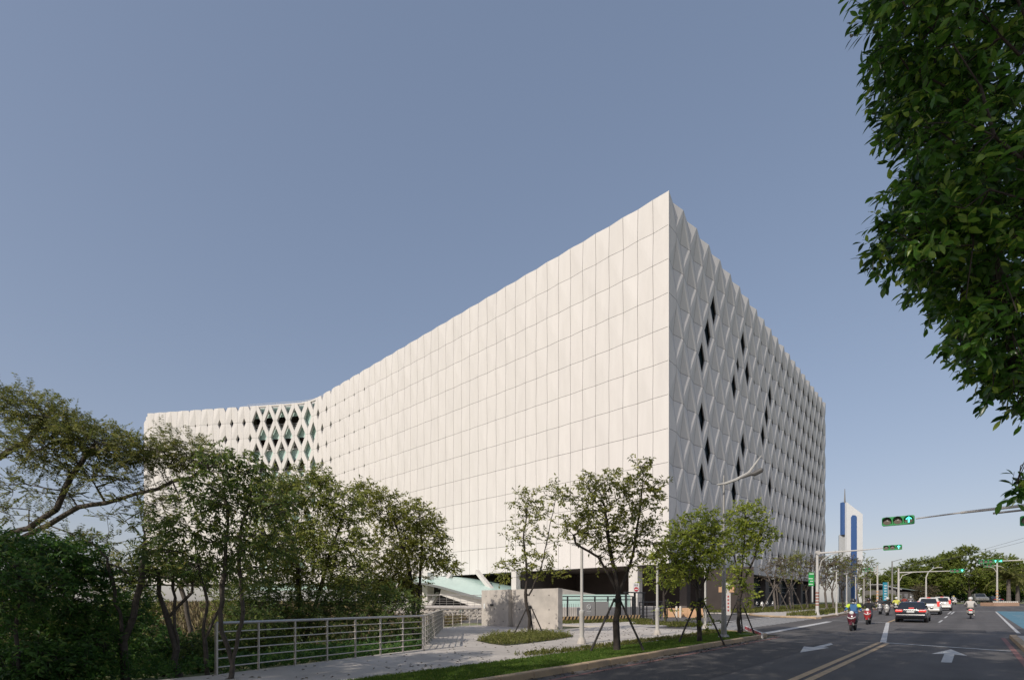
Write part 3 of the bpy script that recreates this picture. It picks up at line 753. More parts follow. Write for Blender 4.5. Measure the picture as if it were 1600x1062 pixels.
# --- stainless steel railing along the footpath (three runs of one fence)
def railing(name, label, pts, spacing, rails, h, z_of, top_r=0.032, rail_r=0.014, post=0.05, pm=None, big=()):
    p0 = pts[0]; root = thing(name, label, "railing", (p0[0], p0[1], z_of(*p0))); pm = pm or M_steel
    for a, c in zip(pts[:-1], pts[1:]):
        a, c = Vector(a), Vector(c); L = (c - a).length; k = max(1, round(L / spacing)); ang = math.atan2(c.y - a.y, c.x - a.x)
        for i in range(k + (1 if c == Vector(pts[-1]) else 0)):
            q = a + (c - a) * i / k; z = z_of(q.x, q.y); b = MB()
            w = post * (1.4 if i == 0 else 1); b.box((q.x, q.y, z + h / 2 - 0.02), (w, w * 0.5, h + 0.04), rz=ang + math.pi / 2); b.build("post", pm, root)
        zs = lambda q, d: (q.x, q.y, z_of(q.x, q.y) + d)
        m_ = max(2, int(L / 2)); ln = [a + (c - a) * i / m_ for i in range(m_ + 1)]
        b = MB(); b.tube([zs(q, h) for q in ln], top_r, 8); b.build("handrail", pm, root, smooth=True)
        for d in rails:
            b = MB(); b.tube([zs(q, d) for q in ln], rail_r, 6); b.build("rail", pm, root, smooth=True)
    return root
fz = lambda x, y: gz(x, y) + 0.11
railing("steel_railing", "long stainless steel railing with horizontal bars bordering the footpath in front of the bushes", [(-6.02, 10.15), (-2.78, 15.6), (-3.98, 29.0), (-2.25, 32.6)], 0.92, [0.16, 0.34, 0.52, 0.70, 0.88], 1.06, fz)
railing("plaza_railing", "grey bar railing on top of the rubble stone wall under the building", [(-16.5, 45.5), (-8.5, 45.45), (-1.5, 45.4)], 0.62, [0.2, 0.4, 0.6, 0.8], 1.15, lambda x, y: 1.09, 0.03, 0.016, 0.05)
b = MB(); b.bbox((-3.85, 26.6, 1.02), (0.03, 0.16, 0.32), bev=0.005); one("red_tag", b, mat("red_plastic", (0.5, 0.05, 0.05), 0.5), "small red plate tied to the steel railing near its bend", "plate", (-3.85, 26.6, 0.86))

# --- rubble wall below the plaza railing: separate stones
M_stone = [mat("rubble_%d" % i, c, 0.9, var=0.35, scale=4, bump=0.5, bscale=30) for i, c in enumerate(((0.50, 0.46, 0.41), (0.40, 0.37, 0.34), (0.58, 0.53, 0.46)))]
wr = thing("rubble_wall", "low wall of pale rubble stones at the edge of the plaza", "wall", (-12, 45.2, 0.0))
b = MB(); b.box((-9.0, 45.35, 0.5), (17.0, 0.3, 1.16)); b.build("mortar", M_conc, wr)
b = MB(); b.box((-9.0, 45.3, 1.085), (17.2, 0.5, 0.09)); b.build("coping", M_conc, wr)
random.seed(5); sm = []
for k in range(9):
    q = MB(); n_ = random.randint(5, 7); w_, h_ = random.uniform(.3, .5), random.uniform(.2, .32)
    poly = [((w_ * .5 * random.uniform(.75, 1)) * math.cos(2 * math.pi * i / n_ + .3), (h_ * .5 * random.uniform(.75, 1)) * math.sin(2 * math.pi * i / n_ + .3)) for i in range(n_)]
    q.loft([[(x, 0.0, z) for x, z in poly], [(x * .96, -.05, z * .96) for x, z in poly], [(x * .7, -.08, z * .7) for x, z in poly]]); sm.append(q.mesh("stone", M_stone[k % 3]))
zc = 0.12
while zc < 1.0:
    x = -10.6 + random.uniform(0, .3)
    while x < -1.2:
        o = bpy.data.objects.new("stone", random.choice(sm)); COL.objects.link(o); o.parent = wr
        o.location = (x + 12, -0.005, zc + random.uniform(-.03, .03)); o.rotation_euler = (0, random.uniform(-.25, .25) + (math.pi if random.random() < .5 else 0), 0); o.scale = (random.uniform(.85, 1.1), 1, random.uniform(.85, 1.15)); x += random.uniform(.38, .5)
    zc += 0.27
b = MB(); b.bbox((-4.6, 45.15, 0.82), (0.32, 0.12, 0.36)); b.bbox((-4.6, 45.08, 0.82), (0.2, 0.06, 0.2)); one("meter_box", b, mat("box_grey_green", (0.16, 0.19, 0.17), 0.6), "small grey green box fixed to the rubble stone wall", "box", (-4.6, 45.1, 0.64))

# --- free-standing concrete wall: two slabs with a step between, form-tie holes
cw = thing("concrete_wall", "two-part fair-faced concrete wall with tie holes at the end of the footpath", "wall", (-0.19, 29.7, 0.1))
def wall_slab(a, c, t, h, z0):
    a, c = Vector(a), Vector(c); d = (c - a).normalized(); n_ = Vector((d.y, -d.x)); b = MB()
    poly = [a, c, c - n_ * t, a - n_ * t]; b.prism([tuple(p) for p in poly], z0, z0 + h); return b, d, n_
for (a, c, t) in (((-1.95, 32.0), (-0.22, 29.75), 0.35), ((0.0, 29.9), (2.5, 27.05), 0.35)):
    b, d, n_ = wall_slab(a, c, t, 2.22, 0.08); b.build("wall_slab", M_conc, cw)
    L = (Vector(c) - Vector(a)).length; h = MB()
    for s_ in (0.18, 0.5, 0.82):
        for z in (0.35, 1.1, 1.9):
            q = Vector(a) + d * L * s_ + n_ * 0.003; h.box((q.x, q.y, z + .08), (0.06, 0.006, 0.06), rz=math.atan2(d.y, d.x))
    h.build("tie_holes", M_black, cw)
    b, _, _ = wall_slab(a, c, t + 0.001, 0.05, 2.302); b.build("coping", M_conc, cw)
d = (Vector((-0.22, 29.75)) - Vector((-1.95, 32.0))).normalized(); q = Vector((-1.95, 32.0)) + d * 0.35 + Vector((d.y, -d.x)) * 0.02
b = MB(); b.box((q.x, q.y, 1.35), (0.16, 0.03, 0.30), rz=math.atan2(d.y, d.x)); b.build("notice_plate", mat("plate_white", (0.7, 0.7, 0.68), 0.5), cw)
q = Vector((-1.95, 32.0)) + d * 1.15 + Vector((d.y, -d.x)) * 0.03
b = MB(); b.box((q.x, q.y, 1.42), (0.30, 0.05, 0.12), rz=math.atan2(d.y, d.x)); b.build("socket_box", M_black, cw)

# --- black bar fence with grey signboard behind the wall, running towards the building
FA, FB = Vector((3.0, 36.2)), Vector((9.6, 39.6)); fd = (FB - FA).normalized(); FL = (FB - FA).length; fa = math.atan2(fd.y, fd.x)
fn = thing("bar_fence", "tall black metal fence with a grey signboard beside the driveway", "fence", (FA.x, FA.y, gz(FA.x, FA.y)))
def fpt(s_): q = FA + fd * s_; return q, gz(q.x, q.y)
k = 0; s_ = 0.0
while s_ <= FL + 0.01:
    q, z = fpt(s_); b = MB(); b.box((q.x, q.y, z + 1.0), (0.09, 0.09, 2.0), rz=fa); b.build("post", M_black, fn); s_ += FL / 6
for zz in (1.98, 1.72, 0.35):
    b = MB(); a, z0 = fpt(0); c, z1 = fpt(FL); b.tube([(a.x, a.y, z0 + zz), (c.x, c.y, z1 + zz)], 0.035, 4); b.build("rail", M_black, fn)
pb_ = MB(); pb_.tube([(0, 0, .35), (0, 0, 1.45)], 0.012, 4); pme = pb_.mesh("picket", M_black); s_ = 0.15
while s_ < FL:
    if not (2.5 < s_ < 5.0):
        q, z = fpt(s_); o = bpy.data.objects.new("picket", pme); COL.objects.link(o); o.parent = fn; o.location = (q.x - FA.x, q.y - FA.y, z - gz(FA.x, FA.y))
    s_ += 0.16
M_sign = mat("sign_grey", (0.36, 0.345, 0.33), 0.6)
fnrm = Vector((fd.y, -fd.x))
for s0, s1 in ((2.52, 3.66), (3.76, 4.94)):
    a, z0 = fpt(s0); c, z1 = fpt(s1); m_ = (a + c) / 2 + fnrm * 0.06; b = MB(); b.box((m_.x, m_.y, z0 + 1.02), (s1 - s0, 0.03, 1.15), rz=fa); sg = b.build("signboard", M_sign, fn)
    if s0 < 3:
        b = MB(); m2 = m_ + fnrm * 0.022
        ring = [(m2.x + fd.x * .16 * math.cos(t), m2.y + fd.y * .16 * math.cos(t), z0 + 1.2 + .16 * math.sin(t)) for t in [i * math.pi / 8 for i in range(17)]]
        b.tube(ring, 0.03, 4); b.box((m2.x, m2.y, z0 + 1.2), (0.06, 0.006, 0.16), rz=fa)
        b.box((m2.x, m2.y, z0 + 0.86), (0.40, 0.006, 0.05), rz=fa); b.box((m2.x, m2.y, z0 + 0.74), (0.26, 0.006, 0.035), rz=fa); b.build("emblem", mat("emblem_white", (0.66, 0.66, 0.64), 0.6), sg)
# yellow and black striped kerb blocks along the fence foot: each block its own mesh
M_yel = mat("hazard_yellow", (0.66, 0.44, 0.22), 0.7, var=0.2, scale=4); M_blk = mat("hazard_black", (0.03, 0.03, 0.03), 0.7)
hz = thing("striped_barrier", "low barrier with slanting yellow and black stripes along the foot of the fence", "barrier", (FA.x - .2, FA.y, gz(FA.x, FA.y)))
sp = 0.0
while sp < 7.6:
    q0, z = fpt(sp); a = q0 + fnrm * 0.5
    b = MB(); w_ = 0.32
    for m_i, (x0, x1) in enumerate(((0, w_ * .5), (w_ * .5, w_))):
        pts = []
        for (s_, zz) in ((x0, 0.0), (x1, 0.0), (x1 + .22, 0.52), (x0 + .22, 0.52)):
            qq = a + fd * s_; pts.append((qq.x, qq.y, z + zz))
        b.extrude(pts, (-fnrm.x * .22, -fnrm.y * .22, 0), m_i)
    b.build("stripe_block", [M_yel, M_blk], hz); sp += w_
railing("black_railing", "black bar railing between the gate and the driveway", [(10.6, 41.5), (14.2, 45.6)], 1.3, [.3, .6, .9, 1.2], 1.5, lambda x, y: gz(x, y), .04, .02, .08, pm=M_black)
# gate frame and pillar sign
gt = thing("pedestrian_gate", "dark metal gate frame with bars beside the pale column", "gate", (GD(983, 43).x, 43, GD(983, 43).z))
a, c = GD(978, 43), GD(1005, 45)
for q in (a, (a + c) / 2, c): b = MB(); b.box((q.x, q.y, q.z + 1.15), (0.16, 0.16, 2.3)); b.build("gate_post", M_black, gt)
b = MB(); b.box(((a.x + c.x) / 2, (a.y + c.y) / 2, a.z + 2.35), ((c - a).length + .4, 0.25, 0.1), rz=math.atan2(c.y - a.y, c.x - a.x)); b.build("gate_lintel", M_black, gt)
for i in range(1, 12):
    q = a.lerp(c, i / 12); b = MB(); b.tube([(q.x, q.y, q.z + .2), (q.x, q.y, q.z + 1.9)], 0.015, 4); b.build("gate_bar", M_black, gt)
s1 = P(994, 918, 58); ns = thing("no_entry_sign", "small white sign with a red no-entry disc on the pale column", "sign", (s1.x, s1.y, s1.z - .55))
b = MB(); b.bbox((s1.x, s1.y, s1.z), (0.70, 0.08, 1.1), bev=.02); b.build("panel", mat("sign_white", (0.62, 0.60, 0.59), 0.5), ns)
b = MB(); b.lathe((s1.x, s1.y - .06, s1.z - .15), [(0.26, -.01), (0.26, .01)], 20, axis='y'); dsk = b.build("disc", mat("sign_red", (0.42, 0.03, 0.04), 0.5), ns)
b = MB(); b.box((s1.x, s1.y - .08, s1.z - .15), (0.36, .01, 0.09)); b.build("bar", mat("sign_white2", (0.7, 0.7, 0.7), 0.5), dsk)
b = MB()
for dx in (-.14, .1): b.box((s1.x + dx, s1.y - .05, s1.z + .33), (0.14, .01, 0.2))
b.build("lettering", mat("sign_text_grey", (0.2, 0.2, 0.2), 0.6), ns)
# orange jersey blocks, bollards and height gauge by the driveway entrance
M_or = mat("faded_orange", (0.66, 0.40, 0.22), 0.7, var=0.2, scale=3)
for i, (px, d_, wd) in enumerate(((1050, 48, 1.6), (1075, 49, 1.2), (1086, 46.5, 1.4))):
    q = GD(px, d_); b = MB(); b.loft([[(q.x - wd / 2, q.y - .25, q.z), (q.x + wd / 2, q.y - .25, q.z), (q.x + wd / 2, q.y + .25, q.z), (q.x - wd / 2, q.y + .25, q.z)], [(q.x - wd / 2, q.y - .22, q.z + .3), (q.x + wd / 2, q.y - .22, q.z + .3), (q.x + wd / 2, q.y + .22, q.z + .3), (q.x - wd / 2, q.y + .22, q.z + .3)], [(q.x - wd / 2 + .03, q.y - .1, q.z + .85), (q.x + wd / 2 - .03, q.y - .1, q.z + .85), (q.x + wd / 2 - .03, q.y + .1, q.z + .85), (q.x - wd / 2 + .03, q.y + .1, q.z + .85)]])
    one("jersey_barrier", b, M_or, ("faded orange block barrier left of the two bollards by the driveway", "faded orange block barrier behind the staked tree by the driveway", "faded orange block barrier nearest the lamp pole by the driveway")[i], "barrier", tuple(q), "orange barriers at the driveway")
for i, px in enumerate((1057, 1063)):
    q = GD(px, 46); b = MB(); b.lathe(tuple(q), [(0.10, 0), (0.10, 1.0), (0.07, 1.08)], 12); one("bollard", b, mat("bollard_cream", (0.62, 0.55, 0.46), 0.6), ("left cream bollard beside the orange block barriers", "right cream bollard beside the orange block barriers")[i], "bollard", tuple(q), "bollards at the driveway", smooth=True)
q = GD(1137, 52); hg = thing("height_gauge", "slim post with orange height plates and red white bands under the building", "sign", tuple(q))
b = MB(); b.box((q.x, q.y, q.z + 1.7), (0.5, 0.25, 3.4)); b.build("post", M_colm, hg)
for i in range(5): b = MB(); b.box((q.x, q.y - .14, q.z + .5 + .36 * i), (0.16, .02, 0.18)); b.build("band", mat("band_red", (0.42, 0.07, 0.06), .6), hg)
for dx in (-.75, .35): b = MB(); b.box((q.x + dx, q.y - .2, q.z + 2.65), (0.55, .05, 0.55)); b.build("plate", M_or, hg)

# --- street lamps
def garden_lamp(px, d_, label, h=3.55, base_z=0.0):
    q = GD(px, d_, 0.1 if base_z == 0 else base_z); r = thing("garden_lamp", label, "lamp", tuple(q), 0, "garden lamps with flat heads"); x, y, z = q
    b = MB(); b.lathe((x, y, z), [(0.085, 0.2), (0.085, 1.05), (0.10, 1.07), (0.10, 1.18), (0.055, 1.22), (0.05, h - .1)], 12); b.build("pole", M_polew, r, smooth=True)
    b = MB(); b.lathe((x, y, z), [(0.17, 0), (0.15, .12), (0.1, .24)], 10); b.build("base", M_conc, r)
    b = MB(); pts = []
    for f, w_, hh in ((-0.42, .05, .03), (-.36, .13, .06), (0.0, .15, .09), (.16, .07, .07)):
        pts.append([(x + f, y - w_, z + h - hh / 2 + .06), (x + f, y + w_, z + h - hh / 2 + .06), (x + f, y + w_, z + h + hh / 2 + .02), (x + f, y - w_, z + h + hh / 2 + .02)])
    b.loft(pts); hd = b.build("lamp_head", M_polew, r)
    b = MB(); b.box((x - .2, y, z + h - .02), (0.28, .18, .03)); b.build("diffuser", mat("diffuser", (0.7, 0.7, 0.68), .4), hd)
    return r
garden_lamp(909, 17.8, "pale garden lamp in front of the concrete wall, nearest the camera")
garden_lamp(1027, 22.7, "pale garden lamp between the large staked tree and the driveway")
garden_lamp(1102, 28.0, "pale garden lamp half hidden behind the staked tree at the driveway")
for i, (px, d_) in enumerate(((1307, 47), (1323, 54), (1337, 60), (1350, 68), (1360, 75), (1386, 96))):
    garden_lamp(px, d_, ("first", "second", "third", "fourth", "fifth", "last")[i] + " of the pale garden lamps in the row beyond the side street", 4.2)
q = GD(1131, 20.8, .12); sl = thing("street_lamp", "tall grey street lamp with wing-shaped arms over the footpath", "lamp", tuple(q)); x, y, z = q
b = MB(); b.lathe((x, y, z), [(0.12, 0), (0.11, .5), (0.085, 1.5), (0.045, 6.5), (.03, 6.75)], 12); b.build("pole", M_galv, sl, smooth=True)
b = MB(); b.lathe((x, y, z), [(0.26, 0), (0.22, .06), (.17, .12)], 8); b.build("base_plate", M_galv, sl)
b = MB(); T_ = lambda px, py, dd=20.4: P(px, py, dd)
b.tube([T_(1120, 757), T_(1133, 755), T_(1150, 749), T_(1170, 738), T_(1186, 716), T_(1190, 711)], [.02, .05, .06, .05, .025, .01], 6); b.build("wing_arm", M_polew, sl, smooth=True)
b = MB(); b.tube([T_(1150, 750), T_(1168, 741), T_(1182, 722)], [.03, .045, .012], 6); b.build("wing_arm", M_polew, sl, smooth=True)
b = MB(); b.tube([T_(1157, 747, 20.3), T_(1172, 741, 20.2), T_(1178, 740, 20.2), T_(1190, 734, 20.1), T_(1192, 733, 20.1)], [.03, .06, .10, .10, .05], 8); b.build("lantern", mat("lantern_dark", (0.10, .095, .09), .5), sl, smooth=True)

# --- traffic signals
def signal_head(root, c, ax, n, lit, r=0.155, parts_axis=None, lens_r=None):
    """housing centre c, horizontal axis ax (unit), facing direction n (unit)"""
    c = Vector(c); ax = Vector(ax); n = Vector(n); up = Vector((0, 0, 1)); k = 3 if lit != "five" else 5; w = r * 2.25
    lits = {"arrow": (2,), "five": (3, 4), "none": ()}[lit]
    b = MB(); prof = []
    for f in (-k / 2, -k / 2 + .12, k / 2 - .12, k / 2):
        s_ = 0.82 if abs(f) == k / 2 else 1.0; hh = r * 1.12 * s_
        q = c + ax * w * f; prof.append([q + up * hh - n * .14, q + up * hh + n * .03, q - up * hh + n * .03, q - up * hh - n * .14])
    b.loft([[tuple(p) for p in rg] for rg in prof]); hs = b.build("housing", M_gsig, root)
    for i in range(k):
        q = c + ax * w * (i - (k - 1) / 2) + n * .032; ring0 = []; ring1 = []
        for j in range(15):
            a = math.radians(-35 + 250 * j / 14); dv = ax * math.cos(a) * r + up * math.sin(a) * r; ring0.append(q + dv); ring1.append(q + dv + n * (.20 if 2 < j < 12 else .08))
        b = MB(); m_ = 15; b.add([tuple(p) for p in ring0 + ring1], [(j, j + 1, m_ + j + 1, m_ + j) for j in range(m_ - 1)]); b.build("visor", M_gsig, root)
        b = MB(); cir = [q + (ax * math.cos(t) + up * math.sin(t)) * r * .93 + n * .004 for t in [2 * math.pi * j / 18 for j in range(18)]]; b.add([tuple(p) for p in cir] + [tuple(q + n * .03)], [(j, (j + 1) % 18, 18) for j in range(18)]); ln_ = b.build("lens", M_lensd, root)
        if i in lits:
            b = MB(); pts = [(-.022, -.11), (.022, -.11), (.022, .06), (.075, .005), (.095, .035), (0, .125), (-.095, .035), (-.075, .005), (-.022, .06)]
            if lit == "five" and i == 4: pts = [(y_, -x_) for x_, y_ in pts]
            b.add([tuple(q + n * .045 + ax * (x_ * r / .155) * 1.05 + up * (y_ * r / .155) * 1.05) for x_, y_ in pts], [(0, 1, 2, 8), (2, 3, 4, 5), (2, 5, 8), (8, 5, 6, 7)]); b.build("arrow", M_glow, ln_)
U3 = Vector((EU.x, EU.y, 0)); V3 = Vector((EV.x, EV.y, 0))
# near signal: pole beyond the right kerb, arm across the road
h1 = P(1403, 813, 21.5); ts = thing("traffic_signal", "near traffic signal with green up arrow hanging on a long arm from the right", "traffic light", UVZ(uv_of(h1.x, h1.y)[0] + 6.4, uv_of(h1.x, h1.y)[1], .12))
signal_head(ts, h1, U3, -V3, "arrow", 0.165)
zt = h1.z; arm0 = h1 + U3 * 0.6 + Vector((0, 0, .02)); pend = h1 + U3 * 6.4
b = MB(); b.tube([arm0, arm0 + U3 * 1.4 + Vector((0, 0, .08)), arm0 + U3 * 1.42 + Vector((0, 0, .08)), arm0 + U3 * 4.0 + Vector((0, 0, .16)), pend + Vector((0, 0, .25))], [.028, .032, .05, .068, .085], 10); b.build("arm", M_polew, ts, smooth=True)
b = MB(); b.tube([h1 + U3 * 2.95 + Vector((0, 0, -.04)), h1 + U3 * 4.2 + Vector((0, 0, 0)), h1 + U3 * 5.2 + Vector((0, 0, -.5)), pend + Vector((0, 0, -1.3))], [.04, .04, .04, .05], 8); b.build("brace", M_galv, ts, smooth=True)
b = MB(); b.lathe((pend.x, pend.y, gz(pend.x, pend.y) + .12), [(.16, 0), (.13, 2), (.10, zt + .3)], 12); b.build("pole", M_polew, ts, smooth=True)
signal_head(ts, h1 + U3 * 4.25 + Vector((0, 0, -.42)), U3, -V3, "none", 0.165)
# second signal at the far corner of the side street
q = GD(1277, 46.5, .13); arm_z = EYE + (HY - 863) / F * 46.0
ts2 = thing("traffic_signal", "second traffic signal on a white pole at the side street corner with green arrow", "traffic light", tuple(q))
b = MB(); b.lathe(tuple(q), [(.24, 0), (.2, .1), (.15, .35), (.14, 1.5), (.11, arm_z - q.z)], 12); b.build("pole", M_polew, ts2, smooth=True)
b = MB(); b.lathe((q.x, q.y - .1, arm_z + .05), [(.20, -.1), (.20, .1)], 14, axis='y'); b.build("joint_disc", M_polew, ts2)
tp = Vector((q.x, q.y, arm_z)); b = MB(); b.tube([tp, tp + U3 * 3.2 + Vector((0, 0, .05)), tp + U3 * 5.0 + Vector((0, 0, .12))], [.09, .06, .03], 8); b.build("arm", M_polew, ts2, smooth=True)
b = MB(); b.tube([tp + Vector((0.1, -.1, -1.6)), tp + U3 * .35 + Vector((0, 0, -.7)), tp + U3 * 1.0 + Vector((0, 0, -.2)), tp + U3 * 1.8], .045, 6); b.build("brace", M_polew, ts2, smooth=True)
signal_head(ts2, tp + U3 * 5.6 + Vector((0, 0, .12)), U3, -V3, "arrow", 0.19)
b = MB(); b.bbox((tp.x - .55, tp.y, EYE + (HY - 904) / F * 46.0), (0.50, .05, 1.25), bev=.02); gs = b.build("green_sign", mat("sign_green", (0.02, 0.33, 0.07), .5), ts2)
b = MB()
for k, zz in enumerate((.5, .06, -.18, -.46)): b.box((tp.x - .55 + (.0 if k % 2 == 0 else -.08), tp.y - .032, EYE + (HY - 904) / F * 46.0 + zz), (0.40 - .12 * (k == 2), .008, 0.09))
b.build("lettering", mat("text_pale", (.62, .72, .62), .6), gs)
for k in range(5): b = MB(); b.lathe((q.x, q.y, q.z + .9 + .28 * k), [(.152, 0), (.152, .13)], 10); b.build("warning_band", mat("band_brown", (.25, .09, .06), .7), ts2)
def far_signal(px, d_, top_py, arm_len, label, kind="arrow", back=False, side=1, r=.19, bands=False):
    q = GD(px, d_, .1); zt = EYE + (HY - top_py) / F * d_; t = thing("traffic_signal", label, "traffic light", tuple(q))
    b = MB(); b.lathe(tuple(q), [(.2, 0), (.14, .4), (.10, zt - q.z + .6)], 8); b.build("pole", M_polew, t, smooth=True)
    tp = Vector((q.x, q.y, zt)); b = MB(); b.tube([tp, tp + U3 * side * arm_len], [.08, .05], 6); b.build("arm", M_polew, t)
    b = MB(); b.tube([tp + Vector((0, 0, -1.3)), tp + U3 * side * .4 + Vector((0, 0, -.4)), tp + U3 * side * 1.5], .05, 6); b.build("brace", M_polew, t)
    signal_head(t, tp + U3 * side * (arm_len + .4), U3, V3 if back else -V3, kind, r)
    if bands:
        for k in range(4): b = MB(); b.lathe((q.x, q.y, q.z + .8 + .5 * k), [(.17, 0), (.17, .22)], 10); b.build("warning_band", M_or, t)
    return t
far_signal(1404, 66, 894, 5.4, "distant traffic signal on a bent arm above the white cars", r=.2)
far_signal(1371, 80, 889, 0.9, "distant green signal facing sideways left of the utility pole", "none", side=-1, bands=True, r=.2)
ts5 = far_signal(1558, 85, 883, 0.6, "distant signal pole with striped foot on the planted island by the palm", "none", bands=True, r=.2, side=-1)
hd = P(1548, 876.5, 62); t6 = thing("traffic_signal", "five-lens traffic signal with two green arrows on an arm from the right", "traffic light", (hd + U3 * 9)[:2] + (0.3,))
signal_head(t6, hd, U3, -V3, "five", .19); b = MB(); b.tube([hd + U3 * 1.0, hd + U3 * 9], [.06, .09], 8); b.build("arm", M_polew, t6); e6 = hd + U3 * 9
b = MB(); b.lathe((e6.x, e6.y, .3), [(.2, 0), (.14, 3), (.12, e6.z + .1)], 10); b.build("pole", M_polew, t6)
# bent-arm road lamps and utility poles far away
def far_lamp(px, d_, top_py, reach, label):
    q = GD(px, d_, .1); zt = EYE + (HY - top_py) / F * d_; t = thing("road_lamp", label, "lamp", tuple(q)); b = MB()
    b.tube([tuple(q), (q.x, q.y, zt - 1.6), (q.x + reach * .2, q.y, zt - .7), (q.x + reach * .6, q.y, zt - .15), (q.x + reach, q.y, zt)], [.14, .09, .07, .06, .05], 8); b.build("pole", M_polew, t, smooth=True)
    b = MB(); b.bbox((q.x + reach * 1.1, q.y, zt), (.8, .3, .14), bev=.05); b.build("lamp_head", M_polew, t)
far_lamp(1447, 82, 886, 2.0, "curved-neck road lamp in front of the large dark tree")
far_lamp(1574, 96, 884, -1.6, "road lamp with short arm behind the striped signal pole")
q = GD(1394, 92, .1); up_ = thing("utility_pole", "thin concrete utility pole with crossarm left of the white cars", "pole", tuple(q))
b = MB(); b.lathe(tuple(q), [(.17, 0), (.10, 8.1)], 8); b.build("pole", M_galv, up_)
b = MB(); b.tube([(q.x - .4, q.y, q.z + 3.7), (q.x + 1.2, q.y, q.z + 3.7)], .06, 5); b.tube([(q.x, q.y, q.z + 8.0), (q.x + 1.8, q.y, q.z + 8.5)], .05, 5); b.build("crossarm", M_galv, up_)
b = MB()
for k, (pa_, pb2) in enumerate((((1390, 893, 92), (1640, 828, 70)), ((1400, 889, 92), (1640, 835, 70)), ((1394, 886, 95), (1460, 868, 120)))):
    A_, B_ = P(*pa_), P(*pb2); pts = [A_.lerp(B_, f / 10) - Vector((0, 0, .8 * 4 * (f / 10) * (1 - f / 10) * .4)) for f in range(11)]; b.tube(pts, .018, 4)
one("overhead_cables", b, mat("cable", (.12, .12, .12), .6), "thin overhead cables crossing the sky at the far right", "cable", tuple(P(1394, 886, 92)))
q = GD(1383, 84, .1); bn = thing("banner_sign", "narrow upright teal banner between the last garden lamps", "sign", tuple(q))
b = MB(); b.bbox((q.x, q.y, q.z + 2.2), (.75, .1, 3.6), bev=.02); b.build("board", mat("teal_board", (.03, .25, .34), .5), bn)
b = MB(); b.tube([(q.x + .5, q.y, q.z), (q.x + .5, q.y, q.z + 4.1)], .05, 6); b.build("pole", M_polew, bn)
b = MB()
for k in range(6): b.box((q.x, q.y - .06, q.z + 1.2 + .45 * k), (.4, .01, .22))
b.build("lettering", mat("banner_text", (.5, .62, .65), .6), bn)

# red and white no-parking board at the kerb corner
a, c = GP(1165, 980, .12), GP(1191, 992.5, .12); kbd = thing("no_parking_board", "low white board with red band lying along the kerb corner", "board", tuple(a)); L = (c - a).length; an = math.atan2(c.y - a.y, c.x - a.x)
b = MB(); b.box(((a.x + c.x) / 2, (a.y + c.y) / 2, .13), (L, .08, .26), rz=an); b.build("board", mat("board_white", (.66, .64, .62), .6), kbd)
nn = Vector((math.sin(an), -math.cos(an)))
b = MB(); m_ = (a + c) / 2 + Vector((nn.x, nn.y, 0)) * .045
for k in range(6): f = (k - 2.5) / 6; b.box((m_.x + math.cos(an) * L * f, m_.y + math.sin(an) * L * f, .17), (L / 6 * .82, .012, .15), rz=an)
b.build("red_lettering", mat("board_red", (.45, .06, .08), .6), kbd)
# planted island wall with teeth
q0, q1 = GD(1553, 82, 0), GD(1593, 82, 0); isl = thing("traffic_island", "low tan wall of the traffic island with white studs below the palm", "island", tuple(q0))
b = MB(); b.bbox(((q0.x + q1.x) / 2, q0.y + 1.2, q0.z + .3), ((q1 - q0).length, 2.4, .6), bev=.04); b.build("wall", mat("tan_wall", (.45, .29, .20), .8, var=.2, scale=1), isl)
for k in range(13): b = MB(); x = q0.x + (q1.x - q0.x) * (k + .5) / 13; b.bbox((x, q0.y + .2, q0.z + .7), (.16, .16, .22), bev=.02); b.build("stud", mat("stud_white", (.62, .60, .55), .7), isl)

# white and blue pylon tower
d_ = 165; pyt = thing("pylon_tower", "white pylon tower with slanted top, blue fin and tall blue slot beyond the office", "tower", (P(1330, 930, d_).x, d_, 1.3))
X = lambda px, o=0: (px - CX) / F * (d_ + o)
Zp = lambda py: EYE + (HY - py) / F * d_
M_pw = mat("pylon_white", (.78, .78, .78), .5, var=.05, scale=.4); M_pb = mat("pylon_blue", (.055, .125, .32), .5); M_pw_shade = mat("pylon_white_shaded", (.42, .43, .44), .5)
b = MB(); b.extrude([(X(1323), d_, 1.0), (X(1348), d_, 1.0), (X(1348), d_, Zp(803)), (X(1323), d_, Zp(784))], (0, 0.9, 0)); b.build("main_slab", M_pw, pyt)
b = MB(); b.extrude([(X(1311, 2.5), d_ + 2.5, 1.0), (X(1326, 1.5), d_ + 1.5, 1.0), (X(1326, 1.5), d_ + 1.5, Zp(821)), (X(1311, 2.5), d_ + 2.5, Zp(834))], (0.6, 1.2, 0)); b.build("side_slab", M_pw_shade, pyt)  # white slab coloured grey: the shade on this side is put into the colour
b = MB(); b.extrude([(X(1316.5, 1.2), d_ + 1.2, Zp(834)), (X(1323, 1.2), d_ + 1.2, Zp(834)), (X(1322, 1.2), d_ + 1.2, Zp(782)), (X(1316.5, 1.2), d_ + 1.2, Zp(783))], (0, 1.2, 0)); b.build("blue_fin", M_pb, pyt)
b = MB(); b.extrude([(X(1329.5), d_ - .12, 1.0), (X(1338.5), d_ - .12, 1.0), (X(1338.5), d_ - .12, Zp(807)), (X(1336), d_ - .12, Zp(804.5)), (X(1331.5), d_ - .12, Zp(804.5)), (X(1329.5), d_ - .12, Zp(808))], (0, .2, 0)); b.build("blue_slot", M_pb, pyt)
b = MB(); b.tube([(X(1320, 1.2), d_ + 1.2, Zp(784)), (X(1320, 1.2), d_ + 1.2, Zp(762))], [.3, .1], 6); b.build("antenna", M_galv, pyt)
